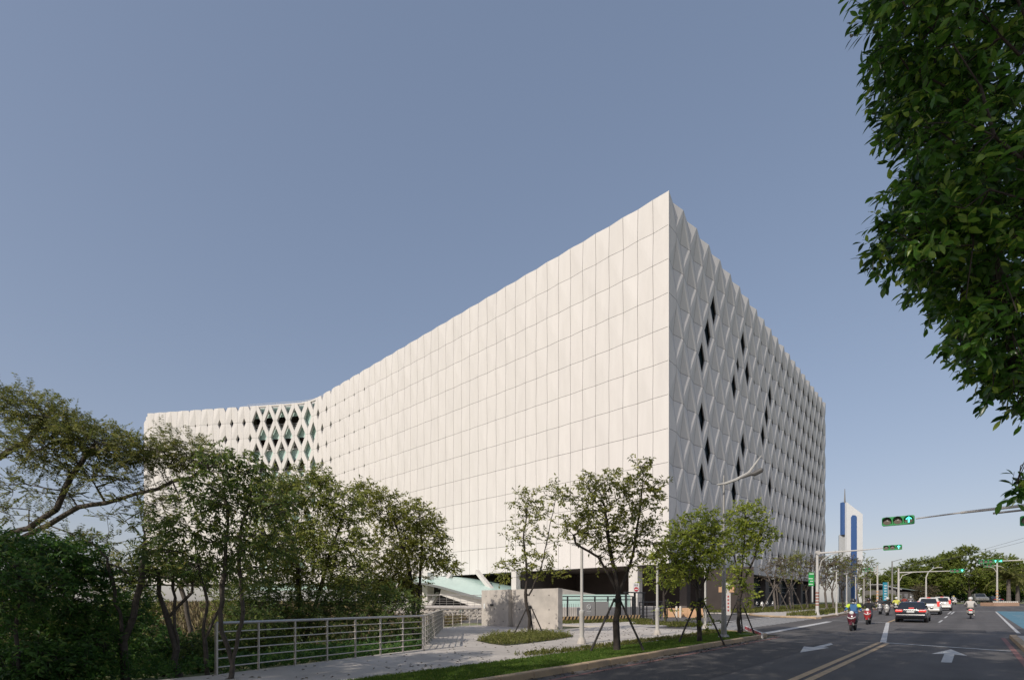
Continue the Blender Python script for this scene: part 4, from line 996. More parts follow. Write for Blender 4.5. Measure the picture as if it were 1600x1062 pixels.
# sheds by the junction
def shed(px0, px1, d_, py_eave, py_ridge, label, mw, mr):
    a = P(px0, 940, d_); c = P(px1, 940, d_); z0 = gz(a.x, d_) - .1; ze = EYE + (HY - py_eave) / F * d_; zr = EYE + (HY - py_ridge) / F * d_; t = thing("shed", label, "shed", (a.x, d_, z0)); w = c.x - a.x
    b = MB(); b.box((a.x + w / 2, d_ + 3, (z0 + ze) / 2), (w, 6, ze - z0)); b.build("wall", mw, t)
    b = MB(); b.extrude([(a.x - .6, d_ - .6, zr), (a.x - .6, d_ + 6.6, zr), (c.x + .8, d_ + 6.6, ze), (c.x + .8, d_ - .6, ze)], (0, 0, .18)); b.build("roof", mr, t)
    for k in range(3): b = MB(); x = a.x + w * (k + .6) / 3.4; b.box((x, d_ - .02, z0 + 1.6), (w / 6, .06, 1.5)); b.build("shutter", mat("shutter_grey", (.20, .20, .20), .6), t)
shed(1377, 1400, 108, 921, 913, "grey shed with a white sloping roof edge by the hedge", mat("shed_grey", (.24, .23, .22), .8, var=.2, scale=.6), mat("roof_pale", (.46, .46, .45), .6))
shed(1401, 1432, 112, 924, 918, "low shed with a teal grey roof behind the scooters", mat("shed_dark", (.09, .085, .08), .8), mat("roof_teal", (.17, .21, .20), .6))

# ================================================================== VEHICLES
def paint(name, col, rough=0.25): return mat(name, col, rough, coat=0.6)
M_carglass = mat("car_glass", (.02, .025, .03), .06, spec=.8)
M_chrome = mat("chrome", (.55, .55, .55), .15, metal=1.0)
M_tail = mat("tail_light_lit", (.75, .06, .05), .3, emit=.3)
M_plate = mat("number_plate", (.60, .60, .58), .5)
def car(label, px, d_, body_m, suv=False, rz_off=0.0, lamps=True, cat="car", name="parked_car", brake=True):
    q = GD(px, d_); root = thing("car", label, cat, (q.x, q.y, q.z + .004), math.atan2(EV.y, EV.x) + rz_off)
    L, W, H = (4.5, 1.84, 1.68) if suv else (4.75, 1.82, 1.45); belt = 1.02 if suv else .92
    def sec(x, w, zb, zt, r=.06):
        pts = [(w * .90, zb), (w * .985, zb + .12), (w, zb + .32), (w * .985, zt - .14), (w * .90, zt - .03), (w * .55, zt)]
        return [(x, y, z) for y, z in pts] + [(x, -y, z) for y, z in reversed(pts)]
    h = W / 2
    if suv: st = [(-2.25, .80, .42, .92), (-2.18, .90, .30, 1.0), (-1.7, .99, .24, 1.03), (-.8, 1.0, .22, 1.02), (.9, 1.0, .22, 1.0), (1.25, .99, .22, 1.0), (1.9, .94, .25, .92), (2.2, .80, .32, .78)]
    else: st = [(-2.36, .78, .36, .86), (-2.28, .90, .26, .97), (-1.7, .985, .21, .98), (-.8, 1.0, .19, .93), (.9, 1.0, .19, .92), (1.2, .99, .20, .92), (1.95, .93, .22, .80), (2.32, .76, .30, .66)]
    b = MB(); b.loft([sec(x, h * w, zb, zt) for x, w, zb, zt in st]); body = b.build("body", body_m, root, smooth=True, world=False)
    # greenhouse: belt loop to roof loop
    if suv: prof = [(-2.16, -1.72), (.95, .35)]
    else: prof = [(-1.75, -1.02), (.98, .20)]
    bx0, rx0 = prof[0]; bx1, rx1 = prof[1]; zb_, zr_ = belt - .02, H
    def loop(x0, x1, w, z, r): return [(x0, -w + r, z), (x0 + r * .3, -w, z), (x1 - r * .3, -w, z), (x1, -w + r, z), (x1, w - r, z), (x1 - r * .3, w, z), (x0 + r * .3, w, z), (x0, w - r, z)]
    rings = [loop(bx0, bx1, h * .90, zb_, .12), loop(bx0 + (rx0 - bx0) * .85, bx1 + (rx1 - bx1) * .85, h * .76, zb_ + (zr_ - zb_) * .85, .16), loop(rx0, rx1, h * .68, zr_ - .02, .2), loop(rx0 + .2, rx1 - .2, h * .5, zr_, .2)]
    b = MB(); b.loft(rings); b.build("cabin", body_m, root, smooth=True, world=False)
    def pane(pts): 
        b = MB(); c = sum((Vector(p) for p in pts), Vector()) / 4; n = (Vector(pts[1]) - Vector(pts[0])).cross(Vector(pts[3]) - Vector(pts[0])).normalized(); b.extrude([tuple(Vector(p) + n * .012) for p in pts], tuple(-n * .02)); return b.build("window", M_carglass, root, world=False)
    def ft(f, s0, s1, y): 
        x0 = bx0 + (rx0 - bx0) * f; w = h * (.90 - .14 * min(f / .85, 1)); z = zb_ + (zr_ - zb_) * f; return x0, w, z
    x_a, w_a, z_a = ft(.10, 0, 0, 0); x_b, w_b, z_b = ft(.80, 0, 0, 0)
    pane([(x_a, w_a - .14, z_a), (x_a, -w_a + .14, z_a), (x_b, -w_b + .16, z_b), (x_b, w_b - .16, z_b)])
    xf_a, xf_b = bx1 + (rx1 - bx1) * .1, bx1 + (rx1 - bx1) * .8
    pane([(xf_a, -w_a + .14, z_a), (xf_a, w_a - .14, z_a), (xf_b, w_b - .16, z_b), (xf_b, -w_b + .16, z_b)])
    for sd in (1, -1):
        for f0, f1 in ((.10, .36), (.39, .64), (.67, .88)):
            xa0, xa1 = x_a + (xf_a - x_a) * f0, x_a + (xf_a - x_a) * f1; xb0, xb1 = x_b + (xf_b - x_b) * f0, x_b + (xf_b - x_b) * f1
            p4 = [(xa0, sd * w_a, z_a), (xa1, sd * w_a, z_a), (xb1, sd * w_b, z_b), (xb0, sd * w_b, z_b)]; pane(p4 if sd < 0 else [p4[1], p4[0], p4[3], p4[2]])
        b = MB(); b.bbox((.75, sd * (h + .09), belt + .06), (.16, .2, .15), bev=.04); b.build("mirror", body_m, root, world=False)
        for x in (-1.42, 1.38):
            r_ = .35 if suv else .32; b = MB(); b.lathe((x, sd * (h - .11), r_), [(r_ * .6, -.11), (r_ * .95, -.11), (r_, -.07), (r_, .07), (r_ * .95, .11), (r_ * .6, .11)], 20, axis='y'); wh = b.build("wheel", M_rubber, root, smooth=True, world=False)
            b = MB(); b.lathe((x, sd * (h - .11), r_), [(r_ * .63, -.10), (r_ * .63, .10)], 14, axis='y'); b.build("rim", M_galv, wh, world=False)
            b = MB(); b.lathe((x, sd * (h - .08), r_ + .02), [(r_ * 1.14, -.085), (r_ * 1.14, .086)], 20, axis='y'); b.build("wheel_arch", M_black, root, world=False)
        xr = st[0][0]
        b = MB()
        if suv: b.bbox((xr + .09, sd * (h - .17), 1.03), (.2, .2, .52), bev=.04)
        else: b.bbox((xr + .06, sd * (h - .26), .80), (.2, .42, .17), bev=.05)
        b.build("tail_light", M_tail if brake else mat("tail_red", (.35, .02, .02), .3), root, world=False)
        b = MB(); b.bbox((st[-1][0] - .08, sd * (h - .3), .62 if not suv else .74), (.2, .4, .15), bev=.05); b.build("headlight", M_chrome, root, world=False)
    b = MB(); b.bbox((st[0][0] - .005, 0, .46), (.14, W * .93, .22), bev=.06); b.build("bumper", body_m, root, world=False)
    b = MB(); b.bbox((st[0][0] - .035, 0, .76 if not suv else .80), (.05, .42, .15), bev=.01); b.build("number_plate", M_plate, root, world=False)
    b = MB(); b.bbox((st[0][0] - .03, 0, .875 if not suv else .92), (.04, .8, .035), bev=.01); b.build("trim", M_chrome, root, world=False)
    b = MB(); x_m, _, z_m = ft(.13 if not suv else .92, 0, 0, 0); b.bbox((x_m - .03, 0, z_m + .03), (.06, .30, .05), bev=.01); b.build("brake_light", M_tail, root, world=False)
    b = MB(); b.box((0, 0, .25), (L * .86, W * .86, .1)); b.build("underbody", M_black, root, world=False)
    return root
car("black sedan with lit tail lights, the nearest car on the road", 1427, 36.8, paint("paint_black", (.014, .015, .022), .18))
car("white compact sport utility car right behind the black sedan", 1452.5, 50.5, paint("paint_white", (.60, .58, .54), .3), suv=True)
car("white hatchback farthest ahead in the queue of cars", 1472.5, 63, paint("paint_white2", (.62, .60, .57), .3), suv=True)
car("dark sedan waiting across the junction beside the silver truck", 1549, 112, paint("paint_darkblue", (.03, .035, .05), .3), rz_off=.5, brake=False)
# silver pickup truck facing the camera beyond the junction
q = GD(1529, 108); tk = thing("pickup_truck", "silver grey pickup truck with a black grille facing the camera beyond the junction", "truck", (q.x, q.y, q.z), math.atan2(-EV.y, -EV.x) + .25)
Mt = paint("paint_silver", (.20, .205, .20), .35)
b = MB(); b.loft([[(x, y, z) for y, z in ((-w, zb), (-w, zt - .1), (-w * .9, zt), (w * .9, zt), (w, zt - .1), (w, zb))] for x, w, zb, zt in ((-2.6, 1.1, .5, 1.35), (0.2, 1.12, .45, 1.4), (1.5, 1.12, .45, 1.42), (2.5, 1.05, .5, 1.25), (2.65, .95, .6, 1.1))]); b.build("body", Mt, tk, smooth=True, world=False)
b = MB(); b.loft([[(-1.0, -1.0, 1.38), (1.3, -1.0, 1.38), (1.3, 1.0, 1.38), (-1.0, 1.0, 1.38)], [(-.85, -.82, 2.1), (.6, -.82, 2.1), (.6, .82, 2.1), (-.85, .82, 2.1)]]); b.build("cabin", Mt, tk, world=False)
b = MB(); b.extrude([(1.25, -.85, 1.45), (1.25, .85, 1.45), (.69, .72, 2.03), (.69, -.72, 2.03)], (.02, 0, .02)); b.build("window", M_carglass, tk, world=False)
b = MB(); b.bbox((2.62, 0, .98), (.12, 1.3, .3), bev=.03); b.build("grille", M_black, tk, world=False)
b = MB()
for k in range(8): b.box((2.7, -.56 + .16 * k, .98), (.02, .08, .12))
b.build("grille_lettering", M_plate, tk, world=False)
b = MB(); b.bbox((2.6, 0, .62), (.25, 2.1, .26), bev=.05); b.build("bumper", M_black, tk, world=False)
for sd in (1, -1):
    b = MB(); b.bbox((2.55, sd * .86, .98), (.15, .3, .24), bev=.04); b.build("headlight", M_chrome, tk, world=False)
    for x in (-1.6, 1.7): b = MB(); b.lathe((x, sd * .98, .42), [(.3, -.13), (.42, -.1), (.42, .1), (.3, .13)], 16, axis='y'); b.build("wheel", M_rubber, tk, world=False)

# --- scooters and riders
M_mirror = mat("mirror_black", (.02, .02, .02), .2)
def scooter_meshes():
    ms = {}
    def reg(n, b, sm=True): ms[n] = b
    b = MB(); b.lathe((.62, 0, .24), [(.13, -.045), (.22, -.05), (.24, -.02), (.24, .02), (.22, .05), (.13, .045)], 18, axis='y'); reg("front_wheel", b)
    b = MB(); b.lathe((-.58, 0, .24), [(.13, -.05), (.22, -.06), (.24, -.03), (.24, .03), (.22, .06), (.13, .05)], 18, axis='y'); reg("rear_wheel", b)
    b = MB(); rg = []
    for z, x, w, dp in ((.34, .46, .10, .10), (.50, .52, .17, .12), (.72, .50, .21, .12), (.90, .44, .18, .12), (1.0, .38, .12, .09), (1.04, .34, .05, .05)):
        rg.append([(x + dp * math.cos(a) * .8, w * math.sin(a), z) for a in [2 * math.pi * i / 12 for i in range(12)]])
    b.loft(rg); reg("front_shield", b)
    b = MB(); rg = []
    for x, w, z, hh in ((-.92, .06, .74, .06), (-.82, .13, .70, .13), (-.5, .19, .60, .22), (-.15, .17, .52, .20), (.0, .14, .42, .12)):
        rg.append([(x, w * math.sin(a), z + hh * math.cos(a)) for a in [2 * math.pi * i / 10 for i in range(10)]])
    b.loft(rg); reg("rear_body", b)
    b = MB(); b.bbox((.2, 0, .33), (.62, .34, .09), bev=.03); reg("floorboard", b)
    b = MB(); rg = []
    for x, w, z, hh in ((-.85, .09, .82, .03), (-.7, .14, .84, .05), (-.35, .15, .80, .06), (-.08, .11, .78, .04)):
        rg.append([(x, w * math.sin(a), z + hh * math.cos(a)) for a in [2 * math.pi * i / 10 for i in range(10)]])
    b.loft(rg); reg("seat", b)
    b = MB(); b.tube([(.30, -.36, 1.0), (.36, -.2, 1.03), (.38, 0, 1.02), (.36, .2, 1.03), (.30, .36, 1.0)], .018, 6); reg("handlebar", b)
    b = MB(); b.lathe((.50, 0, .97), [(.09, -.04), (.10, .02), (.05, .06)], 14, axis='x'); reg("headlight", b)
    b = MB()
    rg = [[(.62 + .27 * math.cos(t) * r_, y, .24 + .27 * math.sin(t) * r_) for y in (-.06, .06)] for t in [math.radians(q) for q in range(20, 165, 18)] for r_ in (1,)]
    b.loft(rg, closed=False, cap=False); reg("front_fender", b)
    b = MB(); b.tube([(.44, 0, .9), (.60, .09, .30)], .025, 6); b.tube([(.44, 0, .9), (.60, -.09, .30)], .025, 6); reg("fork", b)
    b = MB(); b.bbox((-.93, 0, .70), (.06, .24, .10), bev=.02); reg("tail_light", b)
    b = MB(); b.bbox((-.90, 0, .52), (.03, .22, .16), bev=.01); reg("number_plate", b)
    b = MB(); b.tube([(-.3, -.16, .26), (-.8, -.2, .32)], [.03, .05], 8); reg("exhaust", b)
    b = MB(); b.tube([(.55, -.19, .76), (.625, -.10, .69), (.64, 0, .66), (.625, .10, .69), (.55, .19, .76)], [.012, .03, .034, .03, .012], 6); reg("front_band", b)
    for sd in (1, -1):
        b = MB(); b.tube([(.33, sd * .26, 1.02), (.33, sd * .34, 1.2)], .009, 5); b.bbox((.33, sd * .35, 1.24), (.03, .13, .09), bev=.02); reg("mirror" + str(sd), b)
    return ms
SM = scooter_meshes(); SCACHE = {}
def sm_mesh(key, m):
    if (key, m.name) not in SCACHE: SCACHE[(key, m.name)] = SM[key].mesh(key.rstrip("-1"), m, smooth=True)
    return SCACHE[(key, m.name)]
def rider_mesh():
    V_ = [(-.27, 0, .90), (-.24, 0, 1.06), (-.18, 0, 1.26), (-.13, 0, 1.43), (-.09, 0, 1.53), (-.07, 0, 1.62)]
    R_ = [.16, .15, .185, .062, .095, .085]; E = [(0, 1), (1, 2), (2, 3), (3, 4), (4, 5)]
    for sd in (1, -1):
        o = len(V_); V_ += [(-.19, sd * .21, 1.35), (-.02, sd * .35, 1.12), (.20, sd * .345, 1.04), (.29, sd * .32, 1.025)]; R_ += [.078, .062, .045, .042]; E += [(2, o), (o, o + 1), (o + 1, o + 2), (o + 2, o + 3)]
        o = len(V_); V_ += [(-.22, sd * .12, .87), (.14, sd * .19, .80), (.08, sd * .17, .50), (.06, sd * .16, .41), (.22, sd * .17, .40)]; R_ += [.115, .085, .062, .05, .045]; E += [(0, o), (o, o + 1), (o + 1, o + 2), (o + 2, o + 3), (o + 3, o + 4)]
    me = bpy.data.meshes.new("rider_cage"); me.from_pydata(V_, E, []); ob = bpy.data.objects.new("rider_cage", me); COL.objects.link(ob)
    md = ob.modifiers.new("skin", 'SKIN'); md.use_smooth_shade = True
    for sv, r in zip(me.skin_vertices[0].data, R_): sv.radius = (r, r)
    me.skin_vertices[0].data[0].use_root = True
    me.skin_vertices[0].data[2].radius = (.13, .19)
    sb = ob.modifiers.new("sub", 'SUBSURF'); sb.levels = 2; sb.render_levels = 2
    dg = bpy.context.evaluated_depsgraph_get(); m2 = bpy.data.meshes.new_from_object(ob.evaluated_get(dg)); bpy.data.objects.remove(ob)
    # five fingers round each grip, joined to the body mesh
    bm = bmesh.new(); bm.from_mesh(m2)
    for sd in (1, -1):
        fm = MB()
        for k in range(4):
            y = sd * (.285 + .022 * k); fl = (1.0, 1.1, 1.05, .85)[k]
            fm.tube([(.27, y, 1.045), (.27 + .065 * fl, y, 1.04), (.27 + .075 * fl, y, 1.0), (.30, y, .985)], [.011, .011, .010, .008], 5)
        fm.tube([(.25, sd * .27, 1.02), (.28, sd * .255, .995), (.315, sd * .26, .99)], [.012, .011, .009], 5)
        vs_ = [bm.verts.new(p) for p in fm.v]
        for f in fm.f:
            try: bm.faces.new([vs_[i] for i in f])
            except ValueError: pass
    # a face: nose, brow
    nz = MB(); nz.loft([[(.0, -.012, 1.60), (.0, .012, 1.60), (.012, 0, 1.60)], [(.0, -.02, 1.555), (.0, .02, 1.555), (.03, 0, 1.56)], [(.0, -.016, 1.545), (.0, .016, 1.545), (.01, 0, 1.545)]])
    vs_ = [bm.verts.new(p) for p in nz.v]
    for f in nz.f: bm.faces.new([vs_[i] for i in f])
    m2.materials.clear()
    for k in range(4): m2.materials.append(MATS["bark"])
    for f in bm.faces:
        c = f.calc_center_median(); f.smooth = True
        if c.z > 1.455: f.material_index = 0
        elif c.x > .23 and c.z > .94: f.material_index = 0
        elif c.z < .45: f.material_index = 3
        elif c.z < .955: f.material_index = 2
        else: f.material_index = 1
    bm.to_mesh(m2); bm.free()
    return m2
RM = rider_mesh(); M_skin = mat("skin", (.45, .29, .21), .6); M_shoe = mat("shoe", (.04, .04, .04), .7)
M_jeans = mat("trousers_dark", (.05, .055, .07), .85); M_khaki = mat("trousers_khaki", (.36, .32, .26), .85)
def helmet_mesh():
    b = MB(); prof = [(.128, 1.56), (.138, 1.60), (.136, 1.66), (.115, 1.72), (.07, 1.755), (.01, 1.765)]; b.lathe((-.075, 0, -.005), prof, 16)
    return b
HB = helmet_mesh(); HC = {}
def rider(label_s, label_p, px, d_, toward, paint_m, jacket, helmet_m, trousers=M_jeans, mask=False, rz=0.0, vest=None, grp="motor scooters on the road"):
    q = GD(px, d_); ang = math.atan2(EV.y, EV.x) + (math.pi if toward else 0) + rz
    s_ = thing("scooter", label_s, "scooter", (q.x, q.y, q.z + .005), ang, grp)
    for key in SM:
        m_ = {"front_shield": paint_m, "rear_body": paint_m, "front_fender": paint_m, "seat": M_black, "floorboard": M_black, "handlebar": M_black, "headlight": mat("scooter_lamp", (.75, .75, .72), .2), "tail_light": M_tail, "number_plate": M_plate, "fork": M_galv, "front_band": mat("band_white", (.62, .60, .58), .4), "exhaust": M_galv}.get(key, M_rubber if "wheel" in key else M_mirror)
        o = bpy.data.objects.new(key.rstrip("-1"), sm_mesh(key, m_)); COL.objects.link(o); o.parent = s_
    if label_p is None: return s_
    p = bpy.data.objects.new("person", RM); COL.objects.link(p); p.location = (q.x, q.y, q.z + .005); p.rotation_euler = (0, 0, ang); tag(p, label_p, "person", "scooter riders")
    for sl_, m_ in zip(p.material_slots, (M_skin, jacket, trousers, M_shoe)): sl_.link = 'OBJECT'; sl_.material = m_
    if helmet_m.name not in HC: HC[helmet_m.name] = HB.mesh("helmet", helmet_m, smooth=True)
    h_ = bpy.data.objects.new("helmet", HC[helmet_m.name]); COL.objects.link(h_); h_.parent = p
    if mask:
        b = MB(); b.loft([[(.0 + .02, -.05, 1.56), (.035, 0, 1.565), (.02, .05, 1.56)], [(.01, -.06, 1.52), (.04, 0, 1.52), (.01, .06, 1.52)], [(-.02, -.05, 1.48), (.02, 0, 1.475), (-.02, .05, 1.48)]], closed=False, cap=False); b.build("face_mask", mat("mask_white", (.7, .7, .7), .8), p, world=False)
    if vest is not None:
        b = MB()
        for sd in (1, -1): b.tube([(-.175, sd * .17, 1.36), (-.16, sd * .24, 1.35), (-.09, sd * .305, 1.235)], [.10, .098, .085], 10)
        b.build("sleeve_panels", vest, p, smooth=True, world=False)
    return s_
cloth = lambda n, c: mat(n, c, .85)
rider("maroon scooter with a white front band, the nearest on the road", "rider with white face mask and blue and lime jacket on the nearest scooter", 1333, 27.2, True, paint("sc_maroon", (.09, .012, .02)), cloth("jk_blue", (.06, .16, .34)), paint("hm_black", (.02, .02, .025)), mask=True, vest=cloth("jk_lime", (.55, .72, .06)))
rider("red scooter just behind the maroon one", "rider in black jacket on the red scooter", 1357, 33.4, True, paint("sc_red", (.30, .02, .02)), cloth("jk_black", (.02, .02, .022)), paint("hm_dark", (.03, .015, .015)))
rider("grey scooter leftmost in the oncoming group beyond the red one", "rider in dark grey jacket leftmost in the oncoming group", 1375.5, 51, True, paint("sc_grey", (.12, .12, .13)), cloth("jk_grey", (.05, .05, .06)), paint("hm_black", (.02, .02, .025)))
rider("silver scooter in the middle of the oncoming group", "rider in black in the middle of the oncoming group", 1386.5, 48, True, paint("sc_silver", (.30, .29, .27)), cloth("jk_black", (.02, .02, .022)), paint("hm_white", (.6, .6, .58)))
rider("black scooter carrying the rider in yellow beside the black sedan", "rider in bright yellow top beside the black sedan", 1400.5, 53, True, paint("sc_black", (.02, .02, .02)), cloth("jk_yellow", (.62, .62, .12)), paint("hm_white", (.6, .6, .58)))
rider("dark scooter just left of the black sedan's roof", "rider in red brown jacket behind the black sedan on the left", 1413, 66, True, paint("sc_black", (.02, .02, .02)), cloth("jk_redbrown", (.25, .05, .04)), paint("hm_black", (.02, .02, .025)))
rider("pale scooter half hidden behind the black sedan", "rider in grey behind the black sedan's roof", 1423, 74, True, paint("sc_silver", (.30, .29, .27)), cloth("jk_grey2", (.20, .20, .21)), paint("hm_white", (.6, .6, .58)))
rider("scooter with white tail riding away in the right lane", "rider in pale grey shirt and white helmet riding away in the right lane", 1516.5, 40.5, False, paint("sc_white", (.55, .53, .50)), cloth("jk_pale", (.50, .47, .43)), paint("hm_white", (.6, .6, .58)), M_khaki)
rider("far scooter waiting left of the silver truck, nearer the cars", "far rider in blue grey at the junction beside the queue of cars", 1475.5, 100, True, paint("sc_black", (.02, .02, .02)), cloth("jk_bluegrey", (.12, .14, .2)), paint("hm_dark", (.03, .015, .015)), rz=.5)
rider("far scooter waiting at the junction with a white front", "far rider in white at the junction under the large trees", 1490.5, 98, True, paint("sc_white", (.55, .53, .50)), cloth("jk_white", (.5, .5, .52)), paint("hm_yellow", (.6, .5, .12)), rz=.4)

for i, (px, d_, lb) in enumerate(((1182, 79, "parked scooter leftmost in the garage opening under the office"), (1190, 80, "white parked scooter in the garage opening under the office"), (1198, 81, "dark parked scooter second from the right in the garage opening"), (1207, 82, "dark parked scooter rightmost in the garage opening under the office"))):
    rider(lb, None, px, d_, True, paint(("sc_black", "sc_white", "sc_black", "sc_grey")[i], (.02, .02, .02)), None, None, rz=.4, grp="scooters parked under the office")

# ================================================================== VEGETATION
LM_street = leaf_mat("leaf_street_tree", (.100, .122, .022), (.245, .262, .050), (.38, .38, .08), .48)
LM_young = leaf_mat("leaf_young_tree", (.115, .165, .018), (.270, .320, .044), (.44, .46, .08), .48)
LM_mass = leaf_mat("leaf_thicket", (.088, .118, .022), (.235, .275, .056), (.40, .40, .12), .48)
LM_broad = leaf_mat("leaf_broad_dark", (.052, .094, .022), (.150, .205, .048), (.32, .29, .08), .48)
LM_acacia = leaf_mat("leaf_feathery", (.085, .112, .028), (.190, .210, .055), (.28, .24, .08), .45)
LM_bush = leaf_mat("leaf_bush", (.030, .085, .018), (.085, .190, .036), (.22, .26, .07), .45)
LM_ficus = leaf_mat("leaf_ficus", (.018, .058, .009), (.092, .225, .030), (.36, .48, .08), .45, rough=.30, spec=.5)
LM_far = leaf_mat("leaf_far_canopy", (.085, .125, .020), (.215, .265, .048), (.30, .32, .07), .48, rough=.6)
LM_dry = leaf_mat("leaf_dry", (.060, .050, .025), (.13, .105, .06), (.18, .15, .09), .3, rough=.7)
LM_lawn = leaf_mat("grass_blade", (.060, .118, .018), (.140, .235, .034), (.28, .31, .08), .48, rough=.6)
LM_weed = leaf_mat("weed_blade", (.100, .120, .024), (.210, .225, .060), (.36, .31, .15), .45, rough=.7)
LM_hay = leaf_mat("dry_grass_blade", (.16, .13, .06), (.34, .28, .17), (.30, .30, .10), .3, rough=.8)

def pts(*a, d=None):
    """trunk polyline from pixels: (px, py[, depth])"""
    r = [tuple(P(q[0], q[1], q[2] if len(q) > 2 else d)) for q in a]
    x, y, z = r[0]; g_ = ground_z(x, y) if uv_of(x, y)[0] < -13 else gz(x, y) + .1
    if z - g_ < .6: r[0] = (x, y, min(g_, z))
    return r
ST = "young street trees held by dark stakes"
def staked(label, label_st, base_px, d_, trunk, blobs, nseed, leaf, lm=LM_street, r=.085, stakes=((-.95, -.35), (.85, -.25), (.25, .75)), sh=1.75, bark=BARK_DK):
    tr = [pts(*t, d=d_) for t in trunk]
    t = tree("staked_tree", label, "tree", tr, blobs, leaf, lm, bark, r, .006, ST, nseed, seg=.3, keep=.8, jit=.14)
    x, y, z = tr[0][0]; s_ = thing("tree_stakes", label_st, "stakes", (x, y, z), 0, "dark wooden tripods at the young trees")
    for dx, dy in stakes:
        b = MB(); b.tube([(x + dx, y + dy, z - .03), (x + dx * .08, y + dy * .08, z + sh)], [.035, .03], 7); b.build("stake", M_stake, s_, smooth=True)
    b = MB(); b.lathe((x, y, z + sh - .12), [(r * 1.15, 0), (r * 1.2, .12)], 8); b.build("binding", M_rubber, s_)
    return t
D1 = 23.0
staked("slim staked tree in front of the concrete wall", "dark wooden stakes round the slim tree by the concrete wall", 827, D1, [[(827, 994), (828, 965), (822, 940), (824, 900), (818, 840), (826, 775)], [(826, 930), (845, 890), (868, 780)]],
       [blob(822, 782, D1, 24, 20, .7, 26), blob(836, 812, D1, 30, 22, .8, 20), blob(862, 772, D1, 14, 14, .5, 12), blob(810, 840, D1, 24, 20, .7, 14), blob(800, 888, D1, 28, 16, .8, 26), blob(838, 880, D1, 26, 18, .8, 18), blob(860, 895, D1, 24, 12, .7, 16), blob(848, 850, D1, 26, 22, .7, 12)], 11, (9, .45, .17, .075))
D2 = 15.2
staked("largest staked tree with a broad crown beside the garden lamp", "dark wooden stakes round the large broad-crowned tree", 962, D2, [[(964, 1024), (962, 970), (966, 930), (960, 890), (952, 850), (945, 790)], [(964, 940), (985, 880), (1000, 800), (1005, 735)], [(962, 920), (935, 870), (900, 850)]],
       [blob(915, 775, D2, 30, 26, .9, 43), blob(945, 760, D2, 36, 24, .9, 43), blob(995, 775, D2, 34, 30, 1, 57), blob(1003, 733, D2, 17, 15, .5, 18), blob(930, 820, D2, 42, 30, 1.1, 64), blob(985, 830, D2, 36, 36, 1.1, 64), blob(880, 772, D2, 10, 8, .4, 7), blob(1028, 765, D2, 12, 14, .4, 14), blob(892, 822, D2, 26, 20, .7, 24), blob(960, 870, D2, 40, 22, .8, 24), blob(1020, 840, D2, 20, 34, .7, 21)], 12, (9, .30, .125, .055), r=.10)
D3 = 18.6
staked("leafy bright staked tree left of the tall street lamp", "dark wooden stakes round the bright tree left of the street lamp", 1092, D3, [[(1093, 1007), (1092, 960), (1090, 920), (1085, 870), (1080, 820)], [(1091, 930), (1110, 880), (1120, 810)], [(1090, 920), (1060, 885), (1045, 850)]],
       [blob(1072, 838, D3, 30, 26, .9, 70), blob(1098, 820, D3, 30, 22, .9, 60), blob(1048, 862, D3, 24, 22, .7, 40), blob(1092, 870, D3, 36, 28, 1, 80), blob(1062, 895, D3, 30, 20, .8, 46), blob(1115, 850, D3, 22, 30, .7, 46), blob(1030, 870, D3, 14, 14, .5, 16), blob(1095, 960, D3, 14, 22, .4, 10)], 13, (9, .32, .145, .066), lm=LM_young)
D4 = 23.4
staked("staked tree at the kerb corner right of the tall street lamp", "dark wooden stakes round the tree at the kerb corner", 1155, D4, [[(1155, 993), (1154, 950), (1158, 915), (1150, 880), (1140, 830)], [(1157, 920), (1175, 880), (1190, 835)], [(1156, 925), (1163, 850), (1165, 800)]],
       [blob(1165, 805, D4, 26, 18, .9, 46), blob(1182, 826, D4, 24, 22, .8, 46), blob(1145, 830, D4, 22, 26, .8, 36), blob(1160, 860, D4, 28, 24, .8, 40), blob(1198, 838, D4, 12, 12, .5, 14), blob(1148, 905, D4, 18, 24, .5, 26), blob(1164, 930, D4, 12, 20, .4, 14)], 14, (9, .38, .17, .08), lm=LM_young, stakes=((-.7, .2), (.55, -.45), (.45, .6)))
D5 = 34.0
staked("small staked tree in the weedy bed by the black fence", "dark wooden stakes round the small tree by the fence", 1040, D5, [[(1040, 971), (1038, 945), (1036, 915), (1030, 895)], [(1038, 930), (1050, 905), (1055, 890)]],
       [blob(1030, 895, D5, 22, 20, .9, 30), blob(1050, 900, D5, 18, 18, .8, 26), blob(1015, 905, D5, 12, 10, .5, 10), blob(1042, 950, D5, 10, 12, .4, 8)], 15, (9, .45, .2, .09), lm=LM_young, r=.07, stakes=((-.9, .3), (.9, -.3), (.3, .8)))

